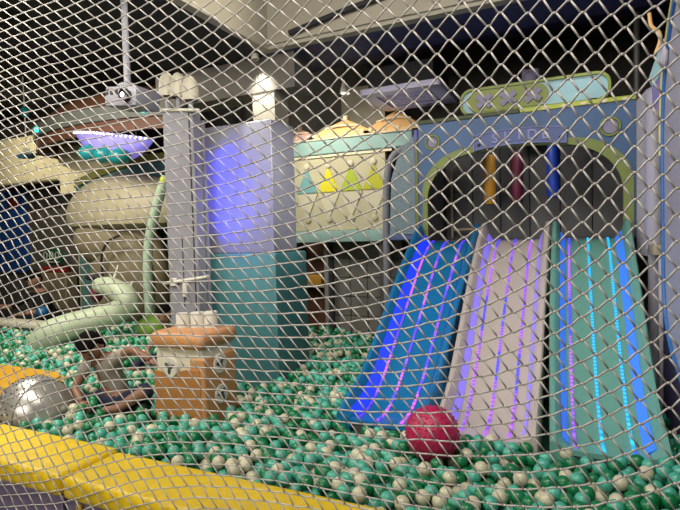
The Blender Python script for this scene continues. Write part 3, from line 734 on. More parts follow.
# sculpture
T = thing('animal_sculpture', (-5.4, 5.0, 0), 'large beige rounded animal play sculpture with two white tusks', 'sculpture')
def blob(bm, c, r, zcut=None, seg=32, rings=20):
    t = bmesh.new(); bmesh.ops.create_uvsphere(t, u_segments=seg, v_segments=rings, radius=1)
    for v in t.verts:
        x, y, z = v.co
        if zcut is not None and z < zcut: z = zcut - .12*(1-min(1, (x*x+y*y)))*0 + (z-zcut)*.18
        v.co = Vector((c[0]+x*r[0], c[1]+y*r[1], c[2]+z*r[2]))
    merge(bm, t)
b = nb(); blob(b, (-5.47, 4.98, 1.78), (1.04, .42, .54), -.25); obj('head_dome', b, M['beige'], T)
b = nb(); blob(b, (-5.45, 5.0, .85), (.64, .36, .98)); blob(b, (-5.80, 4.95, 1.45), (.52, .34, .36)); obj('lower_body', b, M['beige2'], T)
b = nb(); blob(b, (-5.25, 4.78, .90), (.40, .22, .62)); obj('mouth_arch', b, mat('shaded brown beige', (.15, .12, .065), .7, var=.2), T)  # dimmed copy of the body tone, paints the mouth recess in shade
for q, s in (((-5.28, 4.42, .84), 1.0), ((-4.98, 4.46, .78), .55)):
    b = nb(); x, y, z = q; tube(b, smooth_path([(x, y, z), (x+.14*s, y-.02, z+.07*s), (x+.23*s, y-.02, z+.18*s), (x+.26*s, y, z+.30*s)], 5), [.034*s**.5, .008], 10); obj('tusk', b, M['tusk'], T, label='white curved tusk')
b = nb(); tube(b, smooth_path([(-5.42, 4.53, 1.0), (-5.36, 4.48, 1.25), (-5.22, 4.46, 1.42), (-5.02, 4.47, 1.50)], 6), .016, 8); obj('crease', b, M['seam'], T)
b = nb(); blob(b, (-5.62, 4.55, .98), (.13, .06, .05)); obj('hollow_shade', b, M['seam'], T)  # solid dark blob painting the shade inside a hollow
# pale L-shaped tube
b = nb()
pth = smooth_path([(-5.02, 3.42, .40), (-4.90, 3.45, .50), (-4.72, 3.58, .58), (-4.50, 3.72, .64), (-4.30, 3.80, .72), (-4.22, 3.82, .82), (-4.34, 3.83, .90), (-4.50, 3.84, .955), (-4.66, 3.86, .96)], 5)
rr = [.145, .15, .135, .125, .12, .118, .11, .10, .085]
R_ = []
for k in range(len(pth)):
    t = k/(len(pth)-1)*(len(rr)-1); i = min(int(t), len(rr)-2); R_.append(rr[i]+(rr[i+1]-rr[i])*(t-i))
tube(b, pth, R_, 18)
ellipsoid(b, pth[0], (.145, .145, .13)); ellipsoid(b, pth[-1], (.085, .085, .085))
tag(recenter(obj('padded_tube', b, M['paletube'])), 'pale green padded tube bent like a trunk, lying on the balls', 'tube')
b = nb(); blob(b, (-4.80, 3.92, .86), (.07, .07, .10)); tag(recenter(obj('recess_shade', b, M['bag_m'])), 'dark blob standing in for recess shade behind the bent pale tube', 'cushion')  # added dark blob that paints the shade of a recess
# mint pole
T = thing('mint_pole', (-4.57, 4.45, .38), 'mint green padded pole leaning right at its top beside the sculpture', 'pole')
b = nb(); tube(b, smooth_path([(-4.27, 4.45, 2.08), (-4.388, 4.45, 1.831), (-4.516, 4.45, 1.489), (-4.57, 4.45, 1.198), (-4.58, 4.45, .846), (-4.573, 4.45, .515), (-4.573, 4.45, .3)], 6), .055, 14); obj('padding', b, M['mint'], T)
b = nb(); lathe(b, [(.055, .52), (.075, .46), (.085, .38), (.085, .32)], (-4.573, 4.45, 0), 18); obj('base_collar', b, M['mint'], T)
b = nb(); ellipsoid(b, (-4.262, 4.45, 2.11), (.05, .05, .05)); obj('cap', b, M['lime'], T, label='lime cap')
b = nb()
for k in range(6): box(b, -4.72, -4.30, 4.93, 4.97, .25+.25*k, .49+.25*k, .02, 2)
tag(recenter(obj('slatted_panel', b, M['yg'])), 'yellow green slatted panel behind the mint pole', 'panel')
b = nb(); ellipsoid(b, (-4.15, 4.05, .50), (.15, .15, .13)); tag(recenter(obj('lime_cushion', b, mat('lime cushion vinyl', (.20, .34, .05), .5, var=.1))), 'round lime cushion among the balls behind the seated child', 'cushion')

# ------------------------------------------------------------------ orange play box
BX = Matrix.Translation((-2.155, 2.30, 0)); BXI = BX.inverted()
HW, DP = .185, .30
T = thing('play_box', (-2.155, 2.47, .30), 'orange and cream soft box with three round emblems and studs', 'play box')
b = nb(); box(b, -HW+.006, HW-.006, .006, DP-.006, .30, .80, .015, 2, 0, BX); obj('body', b, M['cream'], T)
b = nb()
poly = [(-HW, .30), (HW-.02, .30), (HW-.02, .675), (.06, .672), (.0, .655), (-.06, .645), (-HW, .650)]
prism(b, poly, -.008, .12)
for v in b.verts: v.co = BX @ v.co
obj('left_panel', b, M['orange2'], T, label='brown orange left panel')
b = nb(); box(b, HW-.10, HW+.012, -.004, DP, .30, .745, .018, 3, 0, BX); obj('right_panel', b, M['orange'], T, label='taller orange right panel')
b = nb(); box(b, -HW-.02, HW+.022, -.025, DP+.02, .79, .888, .045, 4, 0, BX)
for v in b.verts:
    q = v.co - BX.translation
    if q.z < .84: v.co.z -= .030*max(0, 1-(q.x/(HW+.02))**2) - .012
obj('cap', b, M['orange'], T, label='rounded orange cap')
RF = Matrix.Rotation(PI/2, 4, 'X'); RS = Matrix.Rotation(PI/2, 4, 'Y')
for (x, y, z, R0) in ((-.055, -.008, .680, RF), (HW+.012, .135, .690, RS), (HW+.012, .14, .505, RS)):
    Rx = BX @ Matrix.Translation((x, y, z)) @ R0
    b = nb(); t = bmesh.new(); bmesh.ops.create_cone(t, cap_ends=True, segments=28, radius1=.062, radius2=.056, depth=.016); merge(b, t, 0, Rx); e = obj('emblem', b, M['stud'], T, label='round cream emblem')
    b = nb(); sgn = 1
    for k in range(3):
        t = bmesh.new(); bmesh.ops.create_uvsphere(t, u_segments=10, v_segments=6, radius=1)
        merge(b, t, 0, Rx @ Matrix.Rotation(2*PI*k/3+.4, 4, 'Z') @ Matrix.Translation((.019, 0, .008)) @ Matrix.Diagonal((.024, .013, .005, 1)))
    obj('propeller', b, M['darkgrey'], e)
for (x, y, h) in ((-.105, .17, .075), (-.015, .20, .08), (.07, .225, .085)):
    b = nb(); lathe(b, [(.001, .875), (.043, .875), (.043, .893+h), (.039, .900+h), (.001, .900+h)], BX @ Vector((x, y, 0)), 20); obj('stud', b, M['stud'], T, label='cream round stud')

# ------------------------------------------------------------------ big balls
T = thing('silver_ball', (-3.10, 2.04, .16), 'large silver ball with dark dots behind the yellow border', 'ball')
SC, SR = Vector((-3.10, 2.04, .385)), .222
b = nb(); ellipsoid(b, SC, (SR, SR, SR), 40, 24); obj('shell', b, M['silver'], T)
b = nb()
axis = Vector((.10, -.78, .62)).normalized(); q0 = axis.to_track_quat('Z', 'Y')
for ring_ in range(1, 9):
    th = ring_*.145
    nn = max(4, int(2*PI*math.sin(th)/.17))
    for k in range(nn):
        d = q0 @ Vector((math.sin(th)*math.cos(2*PI*k/nn+ring_*.3), math.sin(th)*math.sin(2*PI*k/nn+ring_*.3), math.cos(th)))
        if d.x > .35: continue
        ellipsoid(b, SC+d*SR, (.0055, .0055, .0055), 6, 4)
obj('dot', b, M['seam'], T)['kind'] = 'stuff'
b = nb(); ringp = []
for k in range(49):
    a = 2*PI*k/48; d = Vector((.42, .907*math.cos(a), .907*math.sin(a))); ringp.append(SC+d.normalized()*(SR+.001))
tube(b, ringp, .004, 6, cap=False); obj('seam', b, M['silver2'], T)
PC, PR = Vector((-.635, 2.33, .492)), .127
b = nb(); ellipsoid(b, PC, (PR, PR, PR), 36, 22)
for th in range(1, 14):
    t = PI*th/14; n_ = int(24*math.sin(t))+1
    for k in range(n_):
        d = Vector((math.sin(t)*math.cos(2*PI*k/n_+th), math.sin(t)*math.sin(2*PI*k/n_+th), math.cos(t))); ellipsoid(b, PC+d*PR*.99, (.006, .006, .006), 6, 4)
tag(recenter(obj('pink_ball', b, M['pink'])), 'large crimson pink knobbly ball at the foot of the slides', 'ball')

# ------------------------------------------------------------------ people
CAPS = []   # capsules kept free of balls
def skin_mesh(nodes, edges, root=0, sub=2):
    me = bpy.data.meshes.new('t'); me.from_pydata([n[0] for n in nodes], edges, [])
    o = bpy.data.objects.new('t', me); COL.objects.link(o)
    m = o.modifiers.new('s', 'SKIN'); m.use_smooth_shade = True; m.branch_smoothing = .6
    lay = me.skin_vertices[0].data if me.skin_vertices else None
    for i, n in enumerate(nodes):
        r = n[1]; lay[i].radius = (r, r) if not isinstance(r, tuple) else r; lay[i].use_root = (i == root)
    s = o.modifiers.new('u', 'SUBSURF'); s.levels = sub; s.render_levels = sub
    dg = bpy.context.evaluated_depsgraph_get(); r_ = bpy.data.meshes.new_from_object(o.evaluated_get(dg))
    bpy.data.objects.remove(o); bpy.data.meshes.remove(me)
    b = bmesh.new(); b.from_mesh(r_); bpy.data.meshes.remove(r_)
    return b
def hand(bm, wrist, dirn, palm_n, s=1.0):
    w = Vector(wrist); d = Vector(dirn).normalized(); n = Vector(palm_n); n = (n - d*n.dot(d)).normalized(); side = d.cross(n)
    rot = Matrix((side, d, n)).transposed()
    ellipsoid(bm, w + d*.030*s, (.026*s, .036*s, .013*s), 14, 10, 0, rot)
    for k, (o_, L) in enumerate(((-.019, .036), (-.0065, .042), (.0065, .039), (.019, .030))):
        p0 = w + d*.055*s + side*o_*s; tube(bm, [p0, p0 + d*L*.5*s, p0 + d*L*.85*s - n*L*.25*s, p0 + d*L*s - n*L*.5*s], [.0068*s, .0062*s, .0058*s, .0045*s], 7)
    p0 = w + d*.018*s - side*.022*s; tube(bm, [p0, p0 - side*.016*s + d*.014*s, p0 - side*.022*s + d*.032*s - n*.006*s], [.0078*s, .007*s, .005*s], 7)
def head_geo(c, r, face, up):
    """returns bm of a head looking along face"""
    f = Vector(face).normalized(); u = Vector(up); u = (u - f*u.dot(f)).normalized(); s = f.cross(u)
    Mx = Matrix((s, f, u)).transposed()
    t = bmesh.new(); bmesh.ops.create_uvsphere(t, u_segments=32, v_segments=22, radius=1)
    for v in t.verts:
        x, y, z = v.co
        k = 1 - .28*max(0, -z)**1.5 * (1 if y > -.2 else .6)
        x *= .80*k; yy = y*.95; zz = z*1.12
        if y > .3:      # face side
            yy -= .05
            g = lambda px, pz, sg: math.exp(-(((v.co.x-px)**2+(v.co.z-pz)**2)/sg**2))
            yy += .22*g(0, -.12, .13) + .08*g(0, .02, .09) - .07*g(.33, .08, .16) - .07*g(-.33, .08, .16) + .05*g(0, -.45, .2) + .07*g(0, -.75, .22)
        v.co = Vector((x, yy, zz))
    b = bmesh.new(); merge(b, t, 0, Matrix.Translation(c) @ Mx.to_4x4() @ Matrix.Scale(r, 4))
    for sg in (-1, 1):
        ellipsoid(b, Vector(c) + Mx @ Vector((sg*.80*r, -.05*r, -.05*r)), (.10*r, .16*r, .24*r), 12, 8, 0, Mx)
    return b, Mx
def add_bm(dst, src): merge(dst, src, 0)
def person(label, skinm, P, sc, head, clothes, base):
    """P: dict of joints; head: (centre, r, face, up)"""
    T = thing('person', base, label, 'person')
    c, r, face, up = head
    N = []; E = []; idx = {}
    def add(n, rad, prev=None):
        idx[n] = len(N); N.append((P[n], rad*sc))
        if prev is not None: E.append((idx[prev], idx[n]))
    add('pelvis', .085); add('waist', .078, 'pelvis'); add('chest', .088, 'waist'); add('neck', .040, 'chest'); 
    P['headbase'] = tuple(Vector(P['neck']).lerp(Vector(c), .55)); add('headbase', .038, 'neck')
    for s in 'lr':
        if s+'sh' in P:
            add(s+'sh', .042, 'chest'); add(s+'el', .031, s+'sh'); add(s+'wr', .022, s+'el')
        if s+'kn' in P:
            add(s+'hip', .068, 'pelvis'); add(s+'kn', .050, s+'hip'); add(s+'an', .031, s+'kn'); add(s+'toe', .026, s+'an')
    body = skin_mesh(N, E)
    for p in body.faces: p.smooth = True
    hb, Mx = head_geo(c, r, face, up); add_bm(body, hb)
    for s in 'lr':
        if s+'wr' in P:
            d = Vector(P[s+'wr']) - Vector(P[s+'el']); hand(body, P[s+'wr'], d, P.get(s+'pn', (0, 0, 1)), sc*1.15)
    obj('body', body, skinm, T)
    # clothing: slightly larger skins over the same skeleton
    def cloth(name, names, rads, m):
        n2 = []; e2 = []; ii = {}
        for (nm, prev, pos), rd in zip(names, rads):
            ii[nm] = len(n2); n2.append((pos, rd*sc))
            if prev: e2.append((ii[prev], ii[nm]))
        bm = skin_mesh(n2, e2); obj(name, bm, m, T)
    mid = lambda a, b_, t: tuple(Vector(P[a]).lerp(Vector(P[b_]), t))
    sl = clothes.get('sleeve', .75)
    names = [('p', None, mid('pelvis', 'waist', -.15)), ('w', 'p', P['waist']), ('c', 'w', P['chest']), ('n', 'c', mid('chest', 'neck', .62))]
    rads = [.112, .104, .108, .058]
    for s in 'lr':
        if s+'sh' in P:
            names += [(s+'sh', 'c', P[s+'sh']), (s+'e', s+'sh', mid(s+'sh', s+'el', min(1, sl)))]; rads += [.054, .046]
            if sl > 1: names += [(s+'e2', s+'e', mid(s+'el', s+'wr', .85))]; rads += [.034]
    cloth('shirt', names, rads, clothes['shirt'])
    if 'lkn' in P:
        names = [('p', None, P['pelvis'])]; rads = [.098]
        tl = clothes.get('leg', 1.0)
        for s in 'lr':
            names += [(s+'h', 'p', P[s+'hip']), (s+'k', s+'h', P[s+'kn'])]; rads += [.080, .060]
            names += [(s+'a', s+'k', mid(s+'kn', s+'an', tl*.9))]; rads += [.044]
        cloth('trousers', names, rads, clothes['trousers'])
    # hair
    t = bmesh.new(); bmesh.ops.create_uvsphere(t, u_segments=32, v_segments=22, radius=1)
    for v in t.verts:
        x, y, z = v.co
        hl = .30 if y > .1 else -.45 + .2*max(0, y)
        k = 1.0
        if z < hl: k = .72
        n_ = 1 + .035*math.sin(17*x+3*y)*math.sin(13*z+5*y)
        v.co = Vector((x*.87*k*n_, (y*1.01-.04)*k*n_ - (.0), z*1.20*k*n_ + .02))
    hbm = bmesh.new(); merge(hbm, t, 0, Matrix.Translation(c) @ Mx.to_4x4() @ Matrix.Scale(r*1.02, 4)); obj('hair', hbm, clothes.get('hair', M['hair']), T)
    for sg in (-1, 1):
        b = nb(); ellipsoid(b, Vector(c) + Mx @ Vector((sg*.28*r, .80*r, .09*r)), (.10*r, .05*r, .06*r), 10, 8, 0, Mx); obj('eye', b, M['eye'], T)
    b = nb(); ellipsoid(b, Vector(c) + Mx @ Vector((0, .83*r, -.50*r)), (.20*r, .06*r, .05*r), 12, 8, 0, Mx); obj('mouth', b, M['lip'], T)
    for a, b_ in E: CAPS.append((N[a][0], N[b_][0], max(N[a][1], N[b_][1])+.03))
    CAPS.append((c, c, r*1.15))
    return T
person('child with black hair and grey shirt bending over the balls', M['skin'], {
    'pelvis': (-2.840, 2.46, .40), 'waist': (-2.860, 2.43, .52), 'chest': (-2.875, 2.39, .63), 'neck': (-2.875, 2.34, .70),
    'lsh': (-2.995, 2.37, .645), 'lel': (-3.030, 2.27, .47), 'lwr': (-2.880, 2.20, .42), 'lpn': (0, -.3, 1),
    'rsh': (-2.760, 2.38, .67), 'rel': (-2.59, 2.36, .745), 'rwr': (-2.43, 2.36, .69), 'rpn': (0, -.2, 1),
    'lhip': (-2.910, 2.42, .36), 'lkn': (-3.130, 2.29, .345), 'lan': (-2.950, 2.20, .36), 'ltoe': (-2.880, 2.18, .355),
    'rhip': (-2.770, 2.42, .35), 'rkn': (-2.470, 2.37, .50), 'ran': (-2.610, 2.24, .395), 'rtoe': (-2.710, 2.20, .385)},
    .96, ((-2.882, 2.29, .755), .093, (.35, -.75, -.75), (.1, -.5, .8)), {'shirt': M['shirt'], 'trousers': M['navyc'], 'sleeve': .62, 'leg': .25}, (-2.840, 2.42, .38))
person('toddler with black hair and dusty pink top behind the orange box', M['skin2'], {
    'pelvis': (-3.27, 3.42, .40), 'waist': (-3.26, 3.40, .49), 'chest': (-3.25, 3.37, .61), 'neck': (-3.245, 3.35, .69),
    'lsh': (-3.35, 3.36, .625), 'lel': (-3.40, 3.26, .48), 'lwr': (-3.30, 3.17, .44), 'rsh': (-3.15, 3.36, .625), 'rel': (-3.08, 3.27, .49), 'rwr': (-3.13, 3.16, .45),
    'lhip': (-3.33, 3.40, .39), 'lkn': (-3.40, 3.18, .41), 'lan': (-3.32, 3.02, .37), 'ltoe': (-3.31, 2.95, .39),
    'rhip': (-3.20, 3.40, .39), 'rkn': (-3.12, 3.18, .41), 'ran': (-3.18, 3.02, .37), 'rtoe': (-3.18, 2.95, .39)},
    .72, ((-3.238, 3.32, .795), .088, (.4, -.9, -.35), (0, -.2, 1)), {'shirt': M['pinkc'], 'trousers': M['navyc'], 'sleeve': .8}, (-3.25, 3.36, .36))
person('person in black clothes leaning at the far left beyond the low wall', M['skin2'], {
    'pelvis': (-6.85, 4.80, .34), 'waist': (-6.87, 4.78, .46), 'chest': (-6.90, 4.72, .66), 'neck': (-6.90, 4.66, .80),
    'lsh': (-7.07, 4.70, .72), 'lel': (-7.30, 4.52, .53), 'lwr': (-7.54, 4.44, .55), 'rsh': (-6.74, 4.70, .72), 'rel': (-6.62, 4.56, .50), 'rwr': (-6.66, 4.32, .50),
    'lhip': (-6.96, 4.78, .34), 'lkn': (-7.06, 4.42, .44), 'lan': (-7.06, 4.36, .10), 'ltoe': (-7.06, 4.22, .05),
    'rhip': (-6.76, 4.78, .34), 'rkn': (-6.62, 4.42, .44), 'ran': (-6.60, 4.36, .10), 'rtoe': (-6.60, 4.22, .05)},
    1.45, ((-6.87, 4.60, .93), .115, (.3, -.8, -.55), (0, -.3, 1)), {'shirt': M['blackc'], 'trousers': M['blackc'], 'sleeve': .95}, (-6.87, 4.7, 0))
b = nb(); box(b, -7.3, -6.4, 4.62, 5.05, 0, .17, .03, 2); tag(recenter(obj('low_bench', b, M['darkgrey'])), 'dark low bench under the person in black', 'bench')

# ------------------------------------------------------------------ the balls
BR = .0308
rng = random.Random(11)
def blocked(p):
    x, y, z = p
    if y < 1.785 or y > 4.90 or (x < -2.0 and y < 1.815): return True
    if -2.90 < x < -2.01 and 2.96 < y < 3.74: return True
    if -1.30 < x < .40 and y > 2.56: return True
    if x > .40 and y > 3.3: return True
    if x < -5.15 and y > 3.80: return True
    if x < -3.33 and 2.06 < y < 2.62 and (x < -3.62 or (x+3.62)**2 + (y-2.34)**2 < .272**2): return True
    if (x+3.62)**2 + (y-2.34)**2 < .272**2: return True
    v = Vector(p)
    q = BXI @ v
    if -HW-.035 < q.x < HW+.04 and -.035 < q.y < DP+.03: return True
    if (v-SC).length < SR+BR: return True
    if (v-PC).length < PR+BR*.9: return True
    if ((x+4.573)**2+(y-4.45)**2) < .115**2: return True
    if ((x+4.15)/.18)**2 + ((y-4.05)/.18)**2 < 1 : return True
    if (x+1.8)**2+(y-4.9)**2 < .08**2: return True
    if ((x+5.45)/.66)**2+((y-5.0)/.46)**2 < 1: return True
    for w, rw in zip(pth, R_):
        if (v-w).length < rw+BR*.9: return True
    for a, c, rad in CAPS:
        a_ = Vector(a); d = Vector(c)-a_; L = d.length_squared
        t = 0 if L < 1e-9 else max(0, min(1, (v-a_).dot(d)/L))
        if (v-(a_+d*t)).length < rad+BR*.7: return True
    return False
FW = Vector((-.42397, .90466, -.04292)); RT = Vector((.90565, .42311, -.0279)); UPV = Vector((.00708, .0507, .99869)); CAM = Vector((0, 0, 1.45)); FOC = 511.
def pix(p):
    d = Vector(p)-CAM; w = d.dot(FW)
    return (340+FOC*d.dot(RT)/w, 255-FOC*d.dot(UPV)/w, FOC/w) if w > .2 else (-999, -999, 0)
cand = []
sp = .0632; ca, sa = math.cos(.31), math.sin(.31)
layers = ((0, 0, 0, 1.0), (sp/2, sp*.2887, .051, .60), (sp/2, -sp*.2887, .047, .0))
for (ox, oy, dz, pr) in layers[:2]:
    for i in range(-130, 131):
        for j in range(-150, 151):
            x0 = (i + .5*(j & 1))*sp + ox; y0 = j*sp*.866 + oy
            x = -2.2 + ca*x0 - sa*y0; y = 3.4 + sa*x0 + ca*y0
            if not (-6.2 < x < 1.6 and 1.75 < y < 5.2): continue
            if rng.random() > pr: continue
            wx = .016*math.sin(5.1*y+1.3)+.012*math.sin(9.7*y+4*x); wy = .016*math.sin(4.7*x+.4)+.012*math.sin(8.9*x-5*y)
            z = ZB - .056 + dz + .018*math.sin(2.3*x+1.0)*math.sin(2.9*y) + .012*math.sin(6.1*x-3*y)
            x += wx + rng.uniform(-.005, .005); y += wy + rng.uniform(-.005, .005); z += rng.uniform(-.006, .006)
            px, py, s = pix((x, y, z))
            if px < -70 or px > 760 or py > 560: continue
            if blocked((x, y, z)): continue
            c = rng.random(); col = 0 if c < .38 else (1 if c < .76 else 2)
            cand.append((x, y, z, col, dz > 0, px, py, s))
# nearest ones that show largest become individuals
def visible(c): return 0 <= c[5] <= 680 and c[6] <= 508 and c[4] and not (c[1] < 1.80)
vis = sorted([c for c in cand if visible(c)], key=lambda c: -c[7])[:300]
viss = set(id(c) for c in vis)
ball_mesh = []
for nm, m in (('green', 'green_b'), ('mint', 'mint_b'), ('cream', 'white_b')):
    b = nb(); ellipsoid(b, (0, 0, 0), (BR, BR, BR), 20, 12)
    me = bpy.data.meshes.new('ball_'+nm); b.to_mesh(me); b.free(); me.materials.append(M[m]); 
    for p in me.polygons: p.use_smooth = True
    ball_mesh.append(me)
BL = ['dark green plastic ball in the nearest part of the ball pit', 'mint green plastic ball in the nearest part of the ball pit', 'cream white plastic ball in the nearest part of the ball pit']
BG = ['nearest dark green balls', 'nearest mint green balls', 'nearest cream white balls']
for c in vis:
    o = bpy.data.objects.new('plastic_ball', ball_mesh[c[3]]); COL.objects.link(o); o.location = c[:3]; o.rotation_euler = (rng.uniform(0, 3), rng.uniform(0, 3), 0)
    tag(o, BL[c[3]], 'ball', BG[c[3]])
# the rest: one mesh
t = bmesh.new(); bmesh.ops.create_uvsphere(t, u_segments=12, v_segments=8, radius=BR)
t.verts.ensure_lookup_table(); bv = np.array([v.co[:] for v in t.verts]); 
for i, v in enumerate(t.verts): v.index = i
bf = [[v.index for v in f.verts] for f in t.faces]; t.free()
rest = [c for c in cand if id(c) not in viss]
V_ = []; F_ = []; MI = []
for k, c in enumerate(rest):
    V_.append(bv + np.array(c[:3])); o_ = k*len(bv)
    F_.extend([[q+o_ for q in f] for f in bf]); MI.extend([c[3]]*len(bf))
me = bpy.data.meshes.new('ball_pit_balls'); me.from_pydata(np.concatenate(V_).tolist(), [], F_)
for m in ('green_b', 'mint_b', 'white_b'): me.materials.append(M[m])
me.polygons.foreach_set('material_index', MI); me.polygons.foreach_set('use_smooth', [True]*len(F_)); me.update()
o = bpy.data.objects.new('ball_pit_balls', me); COL.objects.link(o)
tag(o, 'mass of green, mint and cream balls filling the rest of the pit', 'balls', kind='stuff')
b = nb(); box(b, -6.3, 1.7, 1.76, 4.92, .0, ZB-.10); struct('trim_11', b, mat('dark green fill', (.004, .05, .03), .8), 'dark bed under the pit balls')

# ------------------------------------------------------------------ safety net
NV = 1.40
terms = [(0, 1), (0, 2), (0, 3), (0, 4), (1, 0), (1, 1), (1, 2), (1, 3), (1, 4), (2, 0), (2, 1), (2, 2), (2, 3), (3, 0), (3, 1), (3, 2), (4, 0), (4, 1), (0, 0)]
CI = [-24.0356, 3.5763, 1.4314, -1.0899, 2.223, 4.6503, 7.5337, -0.5879, -1.7899, 4.4128, 10.4782, -5.1154, -2.2718, 4.0949, -1.7511, -6.7495, -0.3966, -4.1932, -1.8284]
CJ = [18.4886, 0.454, -1.3916, 0.1316, 21.3978, -0.9131, -5.9941, -0.1056, 1.7198, 1.2467, -5.9362, 1.9039, 2.1885, -0.209, 1.7293, 2.3682, 0.0912, 2.6976, -25.4504]
TA = np.array([t[0] for t in terms]); TB = np.array([t[1] for t in terms]); CC = np.array([CI, CJ])
def sag(s, z):
    """mesh indices (and their gradient) of the hanging net at a point of its plane: the net sags and is pulled askew"""
    s0 = min(max(s, -2.08), .25); z0 = min(max(z, .36), 2.42)
    X = (s0+.95)/1.2; Y = (z0-1.3)/.95
    f = CC @ (X**TA * Y**TB)
    gx = CC @ (TA*X**np.maximum(TA-1, 0)*Y**TB)/1.2; gy = CC @ (TB*X**TA*Y**np.maximum(TB-1, 0))/.95
    return f + gx*(s-s0) + gy*(z-z0), np.array([gx, gy]).T
def solve(t, p):
    p = np.array(p, float)
    for _ in range(10):
        f, Jm = sag(*p); d = np.linalg.solve(Jm, t-f); n_ = math.hypot(*d)
        if n_ > .05: d *= .05/n_
        p += d
        if n_ < 1e-5: break
    return p
f0, _ = sag(-.9, 1.3); s0 = (int(round(f0[0])), int(round(f0[1])))
KN = {s0: solve(np.array(s0), (-.9, 1.3))}; q_ = [s0]
while q_:
    i, j = q_.pop(0); p = KN[i, j]; Ji = np.linalg.inv(sag(*p)[1])
    for di, dj in ((1, 0), (-1, 0), (0, 1), (0, -1)):
        k = (i+di, j+dj)
        if k in KN: continue
        g = solve(np.array(k), p + Ji @ np.array([di, dj]))
        if -2.6 < g[0] < 1.1 and .02 < g[1] < 2.74: KN[k] = g; q_.append(k)
NVt = []; NF = []
def ntube(p, q, r0, r1, seg=6):
    d = q-p; L = np.linalg.norm(d)
    if L < 1e-6: return
    d /= L; s = np.cross(d, [0, 1, 0]); s /= np.linalg.norm(s); u = np.cross(s, d); o_ = len(NVt)
    for c, r in ((p, r0), (q, r1)):
        for k in range(seg):
            a = 2*PI*k/seg; NVt.append((c + r*(s*math.cos(a)+u*math.sin(a))).tolist())
    for k in range(seg): NF.append([o_+k, o_+(k+1) % seg, o_+seg+(k+1) % seg, o_+seg+k])
    NF.append([o_+k for k in range(seg)][::-1]); NF.append([o_+seg+k for k in range(seg)])
nr = random.Random(3); K3 = {}
for k, g in sorted(KN.items()):
    K3[k] = np.array([g[0]+nr.uniform(-.0018, .0018), NV+nr.uniform(-.004, .004), g[1]+nr.uniform(-.0018, .0018)])
RP = .0025
for (i, j), p in K3.items():
    hw = np.array([.0036, 0, 0])
    ntube(p-hw, p+hw, RP*1.35, RP*1.35)
    for k in ((i+1, j), (i, j+1)):
        if k in K3:
            q = K3[k]; ntube(p+hw, q-hw, RP, RP)
me = bpy.data.meshes.new('safety_net'); me.from_pydata(NVt, [], NF); me.materials.append(M['rope']); me.polygons.foreach_set('use_smooth', [True]*len(NF)); me.update()
o = bpy.data.objects.new('safety_net', me); COL.objects.link(o)
tag(o, 'off white knotted rope net hung across the whole front of the ball pit', 'net')

# ------------------------------------------------------------------ lights
def area(name, loc, target, sx, sy, power, col):
    l = bpy.data.lights.new(name, 'AREA'); l.shape = 'RECTANGLE'; l.size = sx; l.size_y = sy; l.energy = power; l.color = col
    o = bpy.data.objects.new(name, l); COL.objects.link(o); o.location = loc
    o.rotation_euler = (Vector(target)-Vector(loc)).to_track_quat('-Z', 'Y').to_euler(); return o
def spot(name, loc, target, power, deg, col, blend=.6, r=.04):
    l = bpy.data.lights.new(name, 'SPOT'); l.energy = power; l.spot_size = math.radians(deg); l.spot_blend = blend; l.color = col; l.shadow_soft_size = r
    o = bpy.data.objects.new(name, l); COL.objects.link(o); o.location = loc
    o.rotation_euler = (Vector(target)-Vector(loc)).to_track_quat('-Z', 'Y').to_euler(); return o
area('ceiling_lamp_a', (-2.9, 1.2, 2.92), (-2.9, 2.2, 0), 1.6, 1.0, 85, (1, .95, .84))
area('ceiling_lamp_b', (-.6, 1.0, 3.6), (-.7, 2.4, 0), 1.6, 1.0, 80, (1, .94, .86))
area('ceiling_lamp_c', (-5.0, 2.6, 3.2), (-5.2, 4.2, .5), 1.4, 1.0, 100, (1, .95, .80))
area('front_fill', (-1.6, -1.6, 2.3), (-1.5, 2.4, 1.0), 2.8, 1.6, 72, (1, .95, .88))  # unseen fill behind the camera, added to flatten the net's shading
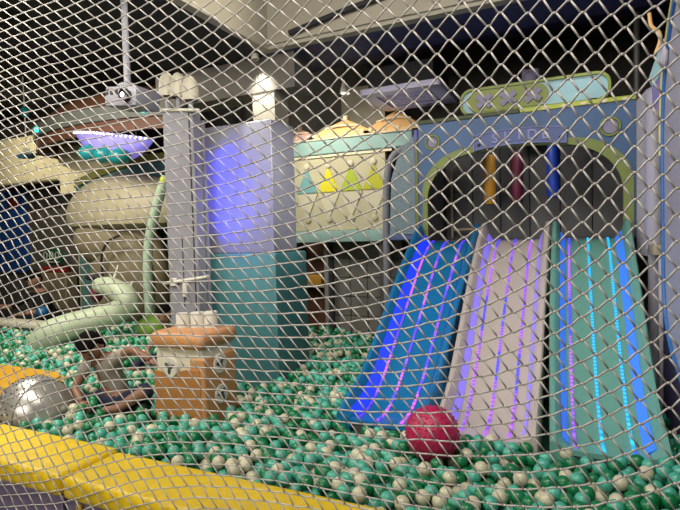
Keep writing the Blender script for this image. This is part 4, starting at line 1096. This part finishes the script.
spot('pillar_spot', (-2.41, 3.60, 2.885), (-2.41, 3.69, 2.3), 42, 84, (1, .95, .82), .45)
spot('pillar_face_spot', (-2.17, 3.10, 2.93), (-2.17, 3.225, 2.25), 150, 26, (1, .96, .86), .9)
spot('pillar_side_wash', (-1.4, 2.5, 2.9), (-2.03, 3.22, 1.85), 60, 22, (.95, .95, 1), 1.0)
spot('pillar_wash', (-.6, 3.0, 2.9), (-2.04, 3.4, 1.85), 135, 34, (1, .96, .95), .9)  # unseen fill added from the right to light both pillar faces
spot('booth_spot', (-2.55, 4.25, 2.88), (-2.25, 5.1, 2.25), 62, 88, (1, .93, .75), .8)
spot('ac_fill', (-1.55, 4.45, 1.9), (-1.45, 4.72, 2.7), 5, 60, (.9, .85, 1), .9)  # unseen fill added below the air conditioner to brighten it
spot('cream_spot', (-8.0, 4.3, 3.3), (-8.0, 5.8, 2.75), 110, 120, (1, .92, .68), .8)
spot('coffer_spot', (-1.0, 2.5, 3.1), (-2.3, 2.7, 3.15), 75, 70, (1, .93, .75), .9)
spot('board_spot', (.0, 3.9, 2.92), (.05, 4.2, 2.45), 7, 60, (.95, 1, .95), .7)
spot('cabin_spot', (-.4, 4.3, 2.3), (-.4, 5.0, 1.6), 5, 140, (1, .95, .9), .9)
for z in (2.02, 1.80, 1.58):
    spot('led_glow', (-2.545, 3.10, z), (-2.42, 3.22, z-.03), 11, 140, (.004, .01, 1), .9, .02)
w = bpy.data.worlds.new('world'); scene.world = w; w.use_nodes = True
w.node_tree.nodes['Background'].inputs[0].default_value = (.5, .5, .6, 1); w.node_tree.nodes['Background'].inputs[1].default_value = .05

# ------------------------------------------------------------------ camera
cd = bpy.data.cameras.new('camera'); cam = bpy.data.objects.new('camera', cd); COL.objects.link(cam)
cd.sensor_width = 36; cd.lens = 36*FOC/680; cd.clip_start = .05
Rm = Matrix((RT, UPV, -FW)).transposed()
cam.matrix_world = Matrix.Translation(CAM) @ Rm.to_4x4()
scene.camera = cam
scene.view_settings.view_transform = 'Standard'
scene.view_settings.look = 'None'
